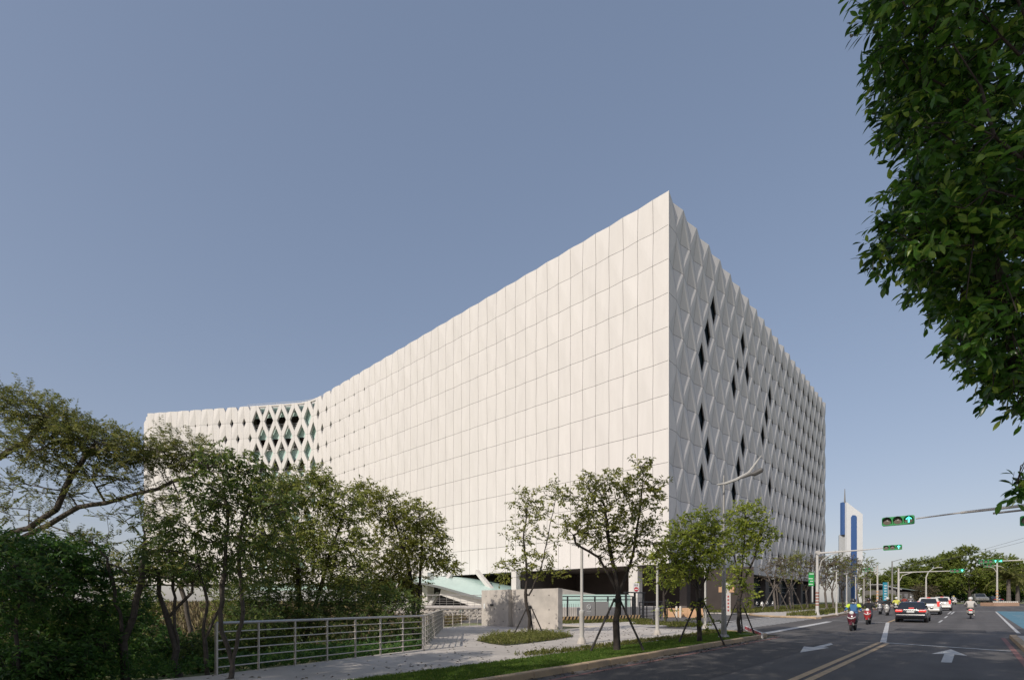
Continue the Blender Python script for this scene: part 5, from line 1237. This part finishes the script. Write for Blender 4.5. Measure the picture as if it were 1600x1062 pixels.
# sparse, half bare trees in the bed along the office and the far pavement
BG = "half bare young trees along the far pavement"
for i, (px, d_, top, lv) in enumerate(((1212, 58, 866, .5), (1236, 62, 860, 1.0), (1262, 66, 868, .6), (1292, 60, 866, .7), (1303, 70, 864, 1.0), (1318, 74, 866, .6), (1342, 82, 868, 1.0), (1352, 92, 872, .8))):
    q = GD(px, d_, .1); s_ = F / d_; tr = [[tuple(q), tuple(P(px - 3, 925, d_)), tuple(P(px - 1 + (i % 3) * 3, 900, d_)), tuple(P(px + 3, top + 12, d_))], [tuple(P(px - 3, 925, d_)), tuple(P(px + 12, 900, d_)), tuple(P(px + 15, top + 22, d_))], [tuple(P(px - 3, 922, d_)), tuple(P(px - 14, 895, d_)), tuple(P(px - 16, top + 20, d_))]]
    bl = [blob(px - 12, top + 22, d_, 12, 16, 1, int(15 + 12 * lv), 1.2), blob(px + 8, top + 14, d_, 14, 12, 1.1, int(15 + 22 * lv), 1.2), blob(px, top + 34, d_, 16, 18, 1.1, int(18 + 10 * lv), 1.2)]
    lb = ("half bare tree nearest the garage opening of the office", "half bare tree with a leafier top left of the green sign", "half bare tree just left of the white signal pole", "half bare tree just right of the white signal pole", "half bare tree in front of the office's far edge", "half bare tree between the office edge and the pylon", "half bare tree in front of the blue slot of the pylon", "farthest half bare tree right of the pylon")[i]
    t = tree("sparse_tree", lb, "tree", tr, bl, (int(4 + 5 * lv), .7, .28, .11), LM_street if lv > .7 else LM_dry, BARK_LT, .13, .02, BG, 30 + i, seg=.5, jit=.2, n=5, kw=dict(droop=.25))
    if i < 2:
        s2 = thing("tree_stakes", ("pale leaning stakes at the tree nearest the garage opening", "pale leaning stakes at the tree left of the green sign")[i], "stakes", tuple(q), 0, "pale leaning tree stakes")
        for dx in (-2.1, 1.9, .4): b = MB(); b.tube([(q.x + dx, q.y + .3 * dx, q.z - .05), (q.x + .05, q.y, q.z + 3.2)], .06, 6); b.build("stake", BARK_LT, s2)

# thicket left of the footpath
DF = 9.7
tree("broadleaf_tree", "dark two-stemmed broadleaf tree overlapping the start of the steel railing", "tree",
     [pts((364, 1085), (364, 1040), (356, 1010), (346, 985), (344, 955), (352, 880), (356, 800), (346, 735), d=DF), pts((360, 1020), (372, 990), (380, 955), (374, 890), (378, 820), (392, 770), d=DF)],
     [blob(345, 722, DF, 32, 22, .5, 36), blob(390, 735, DF, 32, 26, .6, 44), blob(312, 768, DF, 38, 24, .6, 50), blob(365, 785, DF, 50, 30, .8, 84), blob(425, 790, DF, 32, 34, .6, 44), blob(300, 825, DF, 54, 26, .7, 70), blob(370, 850, DF, 48, 30, .7, 74), blob(430, 850, DF, 34, 30, .6, 38), blob(255, 866, DF, 36, 14, .5, 36), blob(315, 888, DF, 44, 16, .5, 36), blob(395, 900, DF, 30, 18, .5, 20)], (7, .20, .120, .042), LM_broad, BARK, .060, .004, None, 41, seg=.2, keep=.6, kw=dict(droop=.6))
DG = 19.0
tree("thicket_tree", "dense tree with pale new leaves behind the middle of the railing", "tree",
     [pts((470, 1000), (468, 930), (462, 870), (440, 790), d=DG), pts((476, 1000), (500, 920), (520, 850), (540, 790), d=DG)],
     [blob(430, 775, DG, 40, 30, 1.2, 130), blob(480, 765, DG, 40, 28, 1.2, 130), blob(535, 790, DG, 34, 30, 1.2, 110), blob(450, 830, DG, 52, 40, 1.5, 200), blob(525, 845, DG, 52, 42, 1.5, 210), blob(415, 880, DG, 46, 44, 1.3, 150), blob(480, 900, DG, 50, 40, 1.4, 170), blob(545, 905, DG, 40, 36, 1.2, 120), blob(500, 745, DG, 14, 12, .5, 24)], (9, .34, .155, .055), LM_mass, BARK_DK, .12, .006, None, 42, seg=.4, keep=.35)
DH = 24.0
tree("thicket_tree", "spreading tree at the bend of the railing, right end of the thicket", "tree",
     [pts((646, 985), (646, 930), (636, 870), (610, 800), d=DH), pts((652, 985), (655, 925), (660, 860), (655, 800), d=DH)],
     [blob(598, 795, DH, 36, 26, 1.3, 110), blob(645, 808, DH, 34, 24, 1.3, 110), blob(572, 775, DH, 22, 18, .9, 50), blob(610, 855, DH, 54, 40, 1.7, 200), blob(662, 850, DH, 30, 36, 1.2, 110), blob(685, 830, DH, 12, 20, .6, 30), blob(625, 905, DH, 36, 30, 1.5, 110), blob(575, 915, DH, 44, 36, 1.5, 120), blob(698, 884, DH, 22, 10, .6, 40), blob(680, 872, DH, 20, 12, .7, 30)], (9, .42, .18, .07), LM_street, BARK_DK, .14, .007, None, 43, seg=.45, keep=.45)
DI = 17.5
tree("shrub", "low dark shrub mass directly behind the railing", "shrub", [pts((520, 1010), (515, 980), (500, 960), d=DI), pts((600, 1005), (605, 975), (610, 955), d=DI), pts((560, 1008), (555, 960), (556, 930), d=DI)],
     [blob(470, 965, DI, 60, 40, 1.2, 200), blob(545, 955, DI, 54, 44, 1.2, 200), blob(615, 958, DI, 44, 40, 1.2, 170), blob(420, 975, DI, 46, 44, 1, 150), blob(400, 930, DI, 46, 40, 1, 120)], (8, .32, .15, .05), LM_broad, BARK_DK, .05, .006, None, 44, ("stems", "foliage"), seg=.4, keep=.35, kw=dict(tone_hi=.5))
# feathery acacia at the far left: three limbs fan out from a trunk outside the frame
DJ = 13.0
tree("acacia_tree", "wide feathery-leaved tree with long arching limbs at the far left", "tree",
     [pts((-80, 1010), (-70, 930), (-55, 880), (0, 841), (45, 825), (88, 796), (112, 742), (150, 690), d=DJ), pts((-72, 940), (30, 842), (75, 820), (122, 792), (185, 780), (245, 764), (300, 745), (330, 722), d=DJ), pts((-60, 890), (-30, 800), (-10, 720), (40, 690), (70, 650), d=DJ)],
     [blob(20, 631, DJ, 52, 21, 1.4, 122), blob(78, 646, DJ, 40, 21, 1.3, 108), blob(120, 678, DJ, 50, 21, 1.4, 136), blob(170, 696, DJ, 46, 18, 1.4, 122), blob(30, 696, DJ, 56, 27, 1.5, 122), blob(100, 716, DJ, 56, 24, 1.5, 136), blob(215, 705, DJ, 46, 19, 1.4, 122), blob(262, 712, DJ, 40, 19, 1.2, 93), blob(300, 700, DJ, 30, 14, 1, 57), blob(318, 722, DJ, 26, 11, .8, 36), blob(190, 752, DJ, 60, 18, 1.3, 72), blob(60, 765, DJ, 60, 18, 1.4, 64), blob(15, 800, DJ, 40, 16, 1, 36), blob(245, 790, DJ, 50, 19, 1.2, 50), blob(110, 842, DJ, 50, 9, 1.2, 43), blob(200, 815, DJ, 40, 13, 1, 25)],
     (24, .34, .074, .027), LM_acacia, BARK, .14, .005, None, 45, seg=.35, keep=.35, n=8, jit=.12, lift=.02, kw=dict(pinnate=True, spread=.95, droop=.12))
DK = 10.2
tree("dense_bush", "tall dense dark green bush at the left edge of the picture", "shrub", [pts((60, 1050), (70, 980), (60, 900), d=DK), pts((120, 1050), (110, 960), (120, 890), d=DK)],
     [blob(40, 862, DK, 66, 24, .9, 190), blob(105, 880, DK, 50, 34, .9, 180), blob(30, 930, DK, 60, 60, .9, 220), blob(130, 930, DK, 40, 60, .8, 160), blob(70, 985, DK, 80, 46, .8, 220), blob(-10, 880, DK, 40, 50, .8, 110), blob(190, 960, DK + 1.5, 46, 46, .7, 130), blob(150, 1010, DK, 44, 34, .6, 110)], (9, .24, .105, .045), LM_bush, BARK_DK, .05, .004, None, 46, ("stems", "foliage"), seg=.25, keep=.4, kw=dict(droop=.5))
DK2 = 8.6
tree("sapling", "light green sapling with reddish tips in front of the dark bush", "shrub", [pts((28, 1075), (26, 1000), (32, 930), (20, 880), d=DK2)],
     [blob(30, 900, DK2, 46, 30, .5, 80), blob(60, 920, DK2, 36, 30, .5, 60), blob(10, 950, DK2, 40, 34, .5, 70)], (8, .2, .10, .036), LM_bush, BARK_DK, .03, .004, None, 47, ("stem", "foliage"), seg=.2, keep=1.0, kw=dict(young=.14, droop=.6))
DL = 10.4
tree("crooked_tree", "crooked nearly bare grey trunk standing left among the bushes", "tree", [pts((196, 1070), (193, 1010), (190, 975), (180, 925), (168, 880), (170, 830), (172, 800), (184, 782), d=DL), pts((194, 1000), (208, 965), (222, 905), (226, 850), (221, 805), d=DL), pts((170, 880), (200, 895), (228, 908), d=DL), pts((168, 872), (150, 855), (140, 845), d=DL)],
     [blob(240, 850, DL, 34, 14, .4, 26), blob(225, 905, DL, 24, 14, .4, 20), blob(145, 845, DL, 14, 10, .3, 8), blob(232, 812, DL, 16, 12, .3, 8)], (6, .2, .13, .035), LM_broad, BARK, .075, .004, None, 48, seg=.2, keep=1.0)
tree("forked_tree", "forked dark trunk between the crooked tree and the railing", "tree", [pts((280, 1062), (272, 1000), (260, 960), (248, 925), (246, 890), d=11.0), pts((277, 1020), (272, 950), (270, 905), (268, 870), d=11.0), pts((262, 965), (280, 945), (300, 925), d=11.0)],
     [blob(255, 880, 11, 34, 18, .5, 40), blob(295, 900, 11, 34, 18, .5, 36), blob(225, 895, 11, 24, 14, .4, 20)], (7, .2, .13, .04), LM_broad, BARK, .075, .004, None, 49, seg=.2, keep=.7)
tree("thin_tree", "thin leaning trunk just left of the start of the railing", "tree", [pts((326, 1065), (322, 1020), (317, 985), (324, 940), (314, 905), (310, 880), d=10.6), pts((320, 998), (335, 965), (348, 930), (352, 900), d=10.6)],
     [blob(312, 885, 10.6, 26, 14, .4, 26), blob(350, 895, 10.6, 20, 14, .4, 18)], (6, .2, .12, .04), LM_broad, BARK, .045, .004, None, 50, seg=.2, keep=.7)
tree("background_tree", "pale leafy tree in the sun behind the forked trunks", "tree", [pts((300, 985), (290, 940), (280, 910), d=24.0)], [blob(215, 880, 24, 46, 30, 1.4, 70), blob(285, 890, 24, 50, 26, 1.4, 70), blob(170, 900, 24, 40, 40, 1.2, 70), blob(330, 905, 24, 30, 14, 1.2, 30)], (8, .4, .16, .06), LM_weed, BARK, .1, .007, None, 51, seg=.5, keep=1.0)

# --- ficus over the camera: the crown hangs into the upper right of the view
def sil(y):
    P_ = [(-400, 1300), (0, 1318), (60, 1335), (120, 1345), (170, 1362), (210, 1350), (245, 1400), (290, 1372), (340, 1352), (400, 1350), (440, 1392), (470, 1425), (520, 1445), (560, 1485), (600, 1512), (630, 1545), (650, 1590), (670, 1650), (720, 1700)]
    for (y0, x0), (y1, x1) in zip(P_[:-1], P_[1:]):
        if y0 <= y <= y1: return x0 + (x1 - x0) * (y - y0) / (y1 - y0)
    return 5000 if y > 720 else 1300
def ficus_ok(t):
    if t[1] < .25: return True
    px, py = CX + F * t[0] / t[1], HY - F * (t[2] - EYE) / t[1]; m = 26
    if py < -60 - m or px > 1640: return True
    return px > sil(py) + 34
def fb(px, py, d, rp, rd, k): return blob(px, py, d, rp, rp, rd, k, 0.85)
base = UVZ(4.6, 1.0, .12); bx, by, bz = base
tree("ficus_tree", "big glossy-leaved ficus whose crown hangs into the upper right corner", "tree",
     [[base, (bx + .1, by + .1, 1.6), (bx + .5, by + .4, 3.2), (bx + .9, by + 1.2, 4.6), (bx + .9, by + 2.4, 5.4)], [(bx + .4, by + .3, 3.0), (bx - 1.2, by - 1.0, 5.8), (bx - 3.5, by - 1.5, 7.5)], [(bx - .2, by + .3, 3.2), (bx + .4, by + .4, 6.0), (bx + .2, by + 1.2, 9.5)]],
     [fb(1400, 60, 3.7, 95, .6, 230), fb(1500, 60, 3.9, 110, .8, 280), fb(1430, 170, 3.8, 90, .6, 220), fb(1540, 190, 4.0, 110, .8, 280), fb(1450, 300, 3.8, 100, .6, 240), fb(1560, 310, 4.1, 110, .8, 260), fb(1430, 390, 3.8, 80, .5, 200), fb(1520, 430, 3.9, 100, .7, 260), fb(1600, 420, 4.2, 100, .8, 220), fb(1510, 530, 3.8, 70, .5, 150), fb(1580, 560, 3.9, 90, .6, 230), fb(1590, 610, 3.8, 55, .5, 110), fb(1660, 600, 4.0, 90, .7, 120), fb(1500, 130, 5.2, 150, .8, 260), fb(1540, 330, 5.4, 130, .8, 240), fb(1600, 480, 5.4, 90, .8, 120), fb(1450, -60, 4.2, 130, .8, 200)],
     (10, .17, .088, .034), LM_ficus, BARK_DK, .11, .0035, None, 61, seg=.3, keep=.4, shell=2.0, n=8, cull=ficus_ok, expo=1.0, kw=dict(fine=True, droop=.40, young=.08, spread=.85, tone_hi=.8))
# one drooping spray below the crown
tree("ficus_spray", "single drooping leafy ficus twig at the right edge above the signal arm", "branch", [[tuple(P(1690, 640, 3.6)), tuple(P(1640, 720, 3.6)), tuple(P(1600, 752, 3.6))]], [blob(1585, 762, 3.6, 16, 12, .06, 5), blob(1600, 770, 3.6, 12, 10, .05, 4)], (6, .11, .085, .034), LM_ficus, BARK_DK, .008, .003, None, 62, ("stem", "leaves"), seg=.12, kw=dict(fine=True, droop=.5))
# its upper crown and its neighbours, outside the view, shade the road
def shade_tree(u, v, h, blobs_uv, label, seed):
    b0 = UVZ(u, v, .12)
    bl = []
    for (bu, bv, z, ru, rz_, k) in blobs_uv:
        x, y = UV(bu, bv); bl.append(((x, y, z), (ru, ru, rz_), k))
    tree("ficus_tree", label, "tree", [[b0, (b0[0], b0[1], h * .35), (b0[0] - .3, b0[1] - .2, h * .7)]], bl, (9, .5, .26, .15), LM_ficus, BARK_DK, .3, .012, "ficus trees along the road", seed, seg=.8, keep=.6, cull=ficus_ok, kw=dict(tone_hi=.6))
shade_tree(4.0, -4.0, 14, [(-2.5, -3.5, 8.5, 4.5, 2.2, 495), (3.5, -3.5, 9.5, 4.0, 2.4, 180), (-5.0, -6.0, 8.0, 3.5, 1.8, 315), (0.5, -4, 12.0, 4.0, 2.2, 450), (-1.5, 4.5, 14.5, 4.6, 2.2, 780), (2.8, 7, 15.5, 4.6, 2.4, 780), (-4.5, -1.5, 12.5, 4.0, 2.0, 540), (-1, 0, 11, 4, 2, 450)], "ficus behind the camera on the right of the road", 63)
shade_tree(6.5, 11.0, 15, [(5.6, 10, 10.5, 4.2, 3.6, 630), (7.5, 14, 11.0, 4.4, 3.4, 495), (5.5, 16.5, 12.5, 3.6, 2.4, 360)], "ficus right of the road just outside the picture", 64)
shade_tree(-9.6, -9.0, 11, [(-8.5, -8.0, 7.5, 4.0, 2.2, 495), (-11.5, -5.5, 6.5, 3.4, 1.9, 330), (-13.5, -9.0, 7.5, 4.0, 2.2, 330)], "ficus behind the camera on the left of the road", 65)

# --- large trees beyond the junction
FT = "large spreading trees beyond the junction"
def far_tree(px, d_, top, rx, label, seed, k=420):
    q = GD(px, d_, 0); r = rx / F * d_; bl = []; rr = random.Random(seed)
    for i in range(44):
        f = rr.uniform(-1, 1); zz = rr.random() ** .75; dome = math.sqrt(max(0, 1 - (f * .96) ** 2)); lo = 931; hi = 922 - (922 - top) * (.22 + .78 * dome)
        py = lo + (hi - lo) * (.08 + .86 * zz); bl.append(blob(px + f * rx, py, d_ + rr.uniform(-4, 2), rx * .17, (925 - top) * .062, r * .16, max(8, int(k / 22))))
    bl.append(blob(px, (top + 925) / 2 + 8, d_ + 2, rx * .85, (922 - top) * .40, r * .5, k // 2))
    tree("spreading_tree", label, "tree", [[tuple(q), tuple(P(px, 924, d_)), tuple(P(px - 2, 900, d_))], [tuple(P(px, 926, d_)), tuple(P(px + rx * .35, 908, d_)), tuple(P(px + rx * .5, 895, d_))], [tuple(P(px, 926, d_)), tuple(P(px - rx * .35, 906, d_)), tuple(P(px - rx * .5, 895, d_))]],
         bl, (13, .9, .36, .22), LM_far, BARK_DK, .34, .03, FT, seed, seg=1.5, keep=.15, kw=dict(droop=.2, up=.35, tone_hi=.85))
far_tree(1448, 122, 866, 46, "leftmost of the large spreading trees beyond the junction", 71)
far_tree(1515, 126, 853, 62, "tallest and widest of the large trees beyond the junction", 72, 620)
far_tree(1583, 132, 862, 52, "right-hand large tree behind the palms", 73)
far_tree(1405, 150, 885, 30, "small round tree behind the sheds", 74, 260)
far_tree(1640, 126, 858, 50, "large tree cut by the right edge of the picture", 75, 300)
far_tree(1478, 160, 893, 40, "dark tree filling the gap between the large trees", 78, 300)
far_tree(1548, 160, 893, 40, "dark tree filling the gap behind the silver truck", 79, 300)
far_tree(1368, 150, 893, 24, "low tree behind the teal banner", 77, 200)
# brown shrub and hedges
tree("brown_shrub", "brown dry shrub below the large trees behind the white cars", "shrub", [[tuple(GD(1444, 112)), tuple(P(1444, 930, 112))]], [blob(1444, 924, 112, 22, 11, 2.2, 150), blob(1430, 930, 112, 14, 7, 1.6, 50)], (8, .7, .3, .12), LM_dry, BARK, .1, .02, None, 76, ("stems", "foliage"), seg=.8, keep=1.0)
for i, (px, d_, w_) in enumerate(((1366, 98, 14), (1386, 102, 13), (1396, 100, 8))):
    tree("clipped_hedge", ("yellow green hedge left of the signal pole", "yellow green hedge in front of the grey shed", "short hedge end beside the utility pole")[i], "hedge", [[tuple(GD(px, d_)), tuple(P(px, 934, d_))]], [blob(px, 934, d_, w_, 5, 1.2, 120)], (8, .35, .22, .12), LM_weed, BARK, .06, .02, "hedges by the junction", 80 + i, ("stems", "foliage"), seg=.5, keep=1.0)
# palms
def palm(px, d_, top, label, seed, nf=26, fl=4.2):
    q = GD(px, d_, .1); c = P(px, top, d_); root = thing("palm_tree", label, "palm", tuple(q), 0, "palms on the island"); rr = random.Random(seed)
    b = MB(); k = 14; b.tube([(q.x, q.y, q.z + (c.z - q.z) * i / k) for i in range(k + 1)], [.34 + (.03 if i % 2 else 0) - .008 * i for i in range(k + 1)], 9); b.build("trunk", BARK_LT, root)
    Cb, Db, Nb = [], [], []; stems = MB()
    for f in range(nf):
        a = 2 * math.pi * f / nf * 1.618 * 3; el = rr.uniform(-.35, 1.25); L = fl * rr.uniform(.8, 1.1); pt_ = []
        for s_ in range(9):
            t_ = s_ / 8; e = el - 1.5 * t_ * t_ * .8; 
            pt_.append(c if s_ == 0 else pt_[-1] + Vector((math.cos(a) * math.cos(e), math.sin(a) * math.cos(e), math.sin(e))) * L / 8)
        stems.tube(pt_, [.05 - .005 * i for i in range(9)], 4)
        for s_ in range(1, 9):
            for m_ in range(3):
                p0 = pt_[s_ - 1].lerp(pt_[s_], m_ / 3); t_ = (pt_[s_] - pt_[s_ - 1]).normalized(); sd = t_.cross(Vector((0, 0, 1))).normalized()
                for sg in (1, -1): Cb.append(p0); Db.append(sd * sg + t_ * .6 + Vector((0, 0, -.35))); Nb.append(Vector((0, 0, 1)))
    rng = np.random.default_rng(seed); n_ = len(Cb)
    V_, fs, tn = leaves(np.array(Cb), np.array(Db), np.array(Nb) + rng.normal(0, .1, (n_, 3)), np.full(n_, .75), np.full(n_, .10), rng, np.clip(rng.normal(.6, .2, n_), 0, 1))
    o = bpy.data.objects.new("crown", np_mesh("crown", V_ - np.array(q), fs, LM_weed, tn)); COL.objects.link(o); o.parent = root
    stems.build("frond_ribs", LM_weed, root)
palm(1576, 93, 903, "tall palm on the island with arching fronds", 91); palm(1590, 100, 908, "second palm just right of the tall palm", 92, 20, 3.6)

# ================================================================== GROUND COVER (nobody could count it)
def stuff(name, label, cat, V_, fs, tn, m):
    o = bpy.data.objects.new(name, np_mesh(name, V_, fs, m, tn)); COL.objects.link(o); return tag(o, label, cat, None, "stuff")
def blades(uvs, z_of, h, w, rng, lean=.35, tone=(.2, .8), young=.06):
    n_ = len(uvs); XY = np.array([UV(u, v) for u, v in uvs]); Z = np.array([z_of(x, y) for x, y in XY]); C_ = np.column_stack([XY, Z - .005])
    D_ = np.column_stack([rng.normal(0, lean, n_), rng.normal(0, lean, n_), np.ones(n_)]); N_ = rng.normal(size=(n_, 3)); t_ = rng.uniform(*tone, n_); y_ = rng.random(n_) < young; t_[y_] = .95
    return leaves(C_, D_, N_, h * rng.uniform(.5, 1.3, n_), np.full(n_, w) * rng.uniform(.7, 1.3, n_), rng, t_, fold=.1, curl=.3)
rng = np.random.default_rng(3)
n_ = 52000; v_ = 2.5 + 23.0 * rng.random(n_) ** 1.25; u_ = -8.68 + 1.74 * rng.random(n_)
lim = np.where(v_ > 23.3, -8.9 + 1.0 * rng.random(n_), u_); uvs = np.column_stack([lim, v_])
V_, fs, tn = blades(uvs, lambda x, y: gz(x, y) + .115, .055, .012, rng); stuff("verge_grass", "short green lawn grass on the verge behind the kerb", "grass", V_, fs, tn, LM_lawn)
def patch_uv(cu, cv, ru, rv, n_): a = rng.random(n_) * 2 * math.pi; r = np.sqrt(rng.random(n_)) * (1 + .18 * np.sin(5 * a)); return np.column_stack([cu + ru * r * np.cos(a), cv + rv * r * np.sin(a)])
def weeds(name, label, patches, h, w, m=LM_weed, z=lambda x, y: gz(x, y) + .12, lean=.45):
    V0, F0, T0 = [], [], []; k = 0
    for cu, cv, ru, rv, n_ in patches:
        V_, fs, tn = blades(patch_uv(cu, cv, ru, rv, n_), z, h, w, rng, lean, (.1, .8), .08); V0.append(V_); F0.append(fs[0] + k); T0.append(tn); k += len(V_)
    return stuff(name, label, "weeds", np.vstack(V0), [np.concatenate(F0)], np.concatenate(T0), m)
def pu(px, py): p = GP(px, py, .12); return uv_of(p.x, p.y)
a_ = pu(825, 996)
bed = [pu(*q) for q in ((743, 1000), (770, 993), (800, 989), (840, 988), (880, 990), (896, 994), (860, 1000), (820, 1005), (790, 1008), (765, 1005))]
uvpoly("planting_soil", bed, .122, M_soil)
def in_poly(p, poly):
    c = False
    for (x0, y0), (x1, y1) in zip(poly, poly[1:] + poly[:1]):
        if (y0 > p[1]) != (y1 > p[1]) and p[0] < (x1 - x0) * (p[1] - y0) / (y1 - y0) + x0: c = not c
    return c
cand = patch_uv(a_[0], a_[1], 4.5, 6.5, 26000); cand = np.array([p for p in cand if in_poly(p, bed)])
V_, fs, tn = blades(cand[:2600], lambda x, y: gz(x, y) + .12, .13, .016, rng, .5, (.1, .9), .12)
cl = cand[2600:3500]; XYc = np.array([UV(*p) for p in cl]); Tc = np.column_stack([XYc, np.full(len(XYc), .14) + .12 * rng.random(len(XYc)) ** 2])
V2_, fs2, tn2, _, _ = foliage(Tc, rng.normal(0, .4, Tc.shape) + np.array([0, 0, .8]), rng, 7, .16, .07, .028, up=.5, droop=.2)
stuff("weed_bed", "weedy planting bed round the slim tree by the concrete wall", "weeds", np.vstack([V_, V2_]), [np.concatenate([fs[0], fs2[0] + len(V_)])], np.concatenate([tn, tn2]), LM_weed)
weeds("weed_strip", "dry straggling weeds between the lawn verge and the footpath", [(-9.0 + .12 * math.sin(v), v, .42, 1.3, 420) for v in (11.5, 13.5, 15.5, 17.5, 19.5, 21.5, 23.5)] + [(-9.4, 25.0, .5, .8, 500)], .13, .013, z=lambda x, y: gz(x, y) + .115)
weeds("fence_weeds", "weeds along the foot of the black fence", [(*uv_of(*(FA + fd * s_ + fnrm * 1.3)), 1.3, 1.5, 1000) for s_ in (0.5, 2.5, 4.5, 6.5)] + [(*pu(1040, 974), 2.2, 2.0, 1600)], .28, .028, z=lambda x, y: gz(x, y) + .02)
weeds("bed_weeds", "low dry weeds in the bed below the half bare trees", [(-20 + 2 * (k % 2), 60 + 4.5 * k, 3.0, 3.4, 900) for k in range(11)] + [(-11.5, 54 + 6 * k, 1.4, 3.4, 600) for k in range(8)], .35, .05, z=lambda x, y: gz(x, y) + .12)
# leafy undergrowth left of the footpath
n_ = 11000; u_ = -11.6 - 14.0 * rng.random(n_) ** 1.1; v_ = -5.5 + 23 * rng.random(n_); 
ok = np.array([u < left_edge(min(max(v, -12), 21)) - .2 for u, v in zip(u_, v_)]); u_, v_ = u_[ok], v_[ok]
XY = np.array([UV(u, v) for u, v in zip(u_, v_)]); T = np.column_stack([XY, np.array([ground_z(x, y) for x, y in XY]) + .05 + .28 * rng.random(len(XY))])
V_, fs, tn, A_, B_ = foliage(T, rng.normal(0, .3, T.shape) + np.array([0, 0, .8]), rng, 8, .24, .10, .045, up=.5, droop=.3); stuff("undergrowth", "leafy green undergrowth covering the ground left of the railing", "ground cover", V_, fs, tn, LM_bush)
# tall dry grass on the sunny bank
n_ = 26000; X_ = -30 + 26 * rng.random(n_); Y_ = 21 + 23.5 * rng.random(n_); ok = (X_ < -6.0) | (Y_ > 33.0); X_, Y_ = X_[ok], Y_[ok]
uvs = np.array([uv_of(x, y) for x, y in zip(X_, Y_)]); V_, fs, tn = blades(uvs, lambda x, y: ground_z(x, y), .55, .035, rng, .4, (.0, .8), .12)
ok2 = None
stuff("dry_grass", "tall pale dry grass on the bank below the plaza", "grass", V_, fs, tn, LM_hay)
# darker shrubs filling the hollow behind the trunks
for i, (px, py, d_, rx, ry, k, lm, lb) in enumerate(((165, 985, 14.5, 70, 50, 330, LM_bush, "dark shrub behind the crooked grey trunk"), (255, 1010, 13.5, 50, 30, 200, LM_bush, "low shrub behind the forked dark trunk"), (330, 1012, 13.0, 40, 28, 160, LM_broad, "low shrub at the left end of the railing"), (395, 985, 14.5, 44, 44, 240, LM_broad, "dark shrub behind the first bay of the railing"), (60, 1030, 9.2, 90, 30, 260, LM_bush, "low leafy shrub at the bottom left corner"), (215, 940, 19.0, 40, 40, 170, LM_mass, "olive shrub in the gap behind the crooked trunk"), (360, 940, 21.0, 34, 34, 150, LM_mass, "olive shrub in the gap left of the thicket"))):
    q = P(px, py, d_); g0 = ground_z(q.x, q.y)
    tree("shrub", lb, "shrub", [[(q.x, q.y, g0), (q.x + .1, q.y, max(g0 + .3, q.z - .2))]], [blob(px, py, d_, rx, ry, .9, k // 2), blob(px - rx * .4, py + ry * .3, d_, rx * .6, ry * .7, .7, k // 4), blob(px + rx * .4, py + ry * .25, d_, rx * .6, ry * .7, .7, k // 4)], (9, .26, .12, .048), lm, BARK_DK, .035, .005, "shrubs in the hollow left of the footpath", 120 + i, ("stems", "foliage"), seg=.3, keep=.7, kw=dict(droop=.5, tone_hi=.7))

# dark undergrowth below the large trees beyond the junction
for i, (px, d_) in enumerate(((1420, 128), (1460, 130), (1500, 131), (1540, 131), (1580, 133), (1615, 130))):
    tree("junction_shrub", ("dark shrub", "dark shrub")[i % 2] + (" below the leftmost large tree", " between the leftmost and the tallest large tree", " below the tallest large tree", " behind the silver truck", " behind the tall palm", " at the right edge beyond the island")[i], "shrub", [[tuple(GD(px, d_)), tuple(P(px, 930, d_))]],
         [blob(px - 10, 931, d_, 18, 8, 2.5, 110), blob(px + 12, 929, d_, 18, 9, 2.5, 110)], (10, .8, .34, .2), LM_bush, BARK_DK, .1, .03, "dark shrubs below the far trees", 140 + i, ("stems", "foliage"), seg=1.2, keep=1.0, kw=dict(tone_hi=.5))
# fallen leaves on the paving and along the kerb
n_ = 900; v_ = 3 + 22 * rng.random(n_); u_ = np.where(rng.random(n_) < .55, -8.8 - 6 * rng.random(n_) ** 1.6, -6.7 + .5 * rng.random(n_) ** 2)
zz = np.where(u_ < -8.7, .122, .006); XY = np.array([UV(u, v) for u, v in zip(u_, v_)]); C_ = np.column_stack([XY, zz + np.array([gz(*p) for p in XY])])
D_ = np.column_stack([rng.normal(size=n_), rng.normal(size=n_), .12 * np.abs(rng.normal(size=n_))]); V_, fs, tn = leaves(C_, D_, np.tile([[0, 0, 1.0]], (n_, 1)) + rng.normal(0, .2, (n_, 3)), .07 + .05 * rng.random(n_), .03 + .02 * rng.random(n_), rng, rng.random(n_))
stuff("fallen_leaves", "scattered dry fallen leaves on the paving and along the kerb", "leaves", V_, fs, tn, LM_dry)
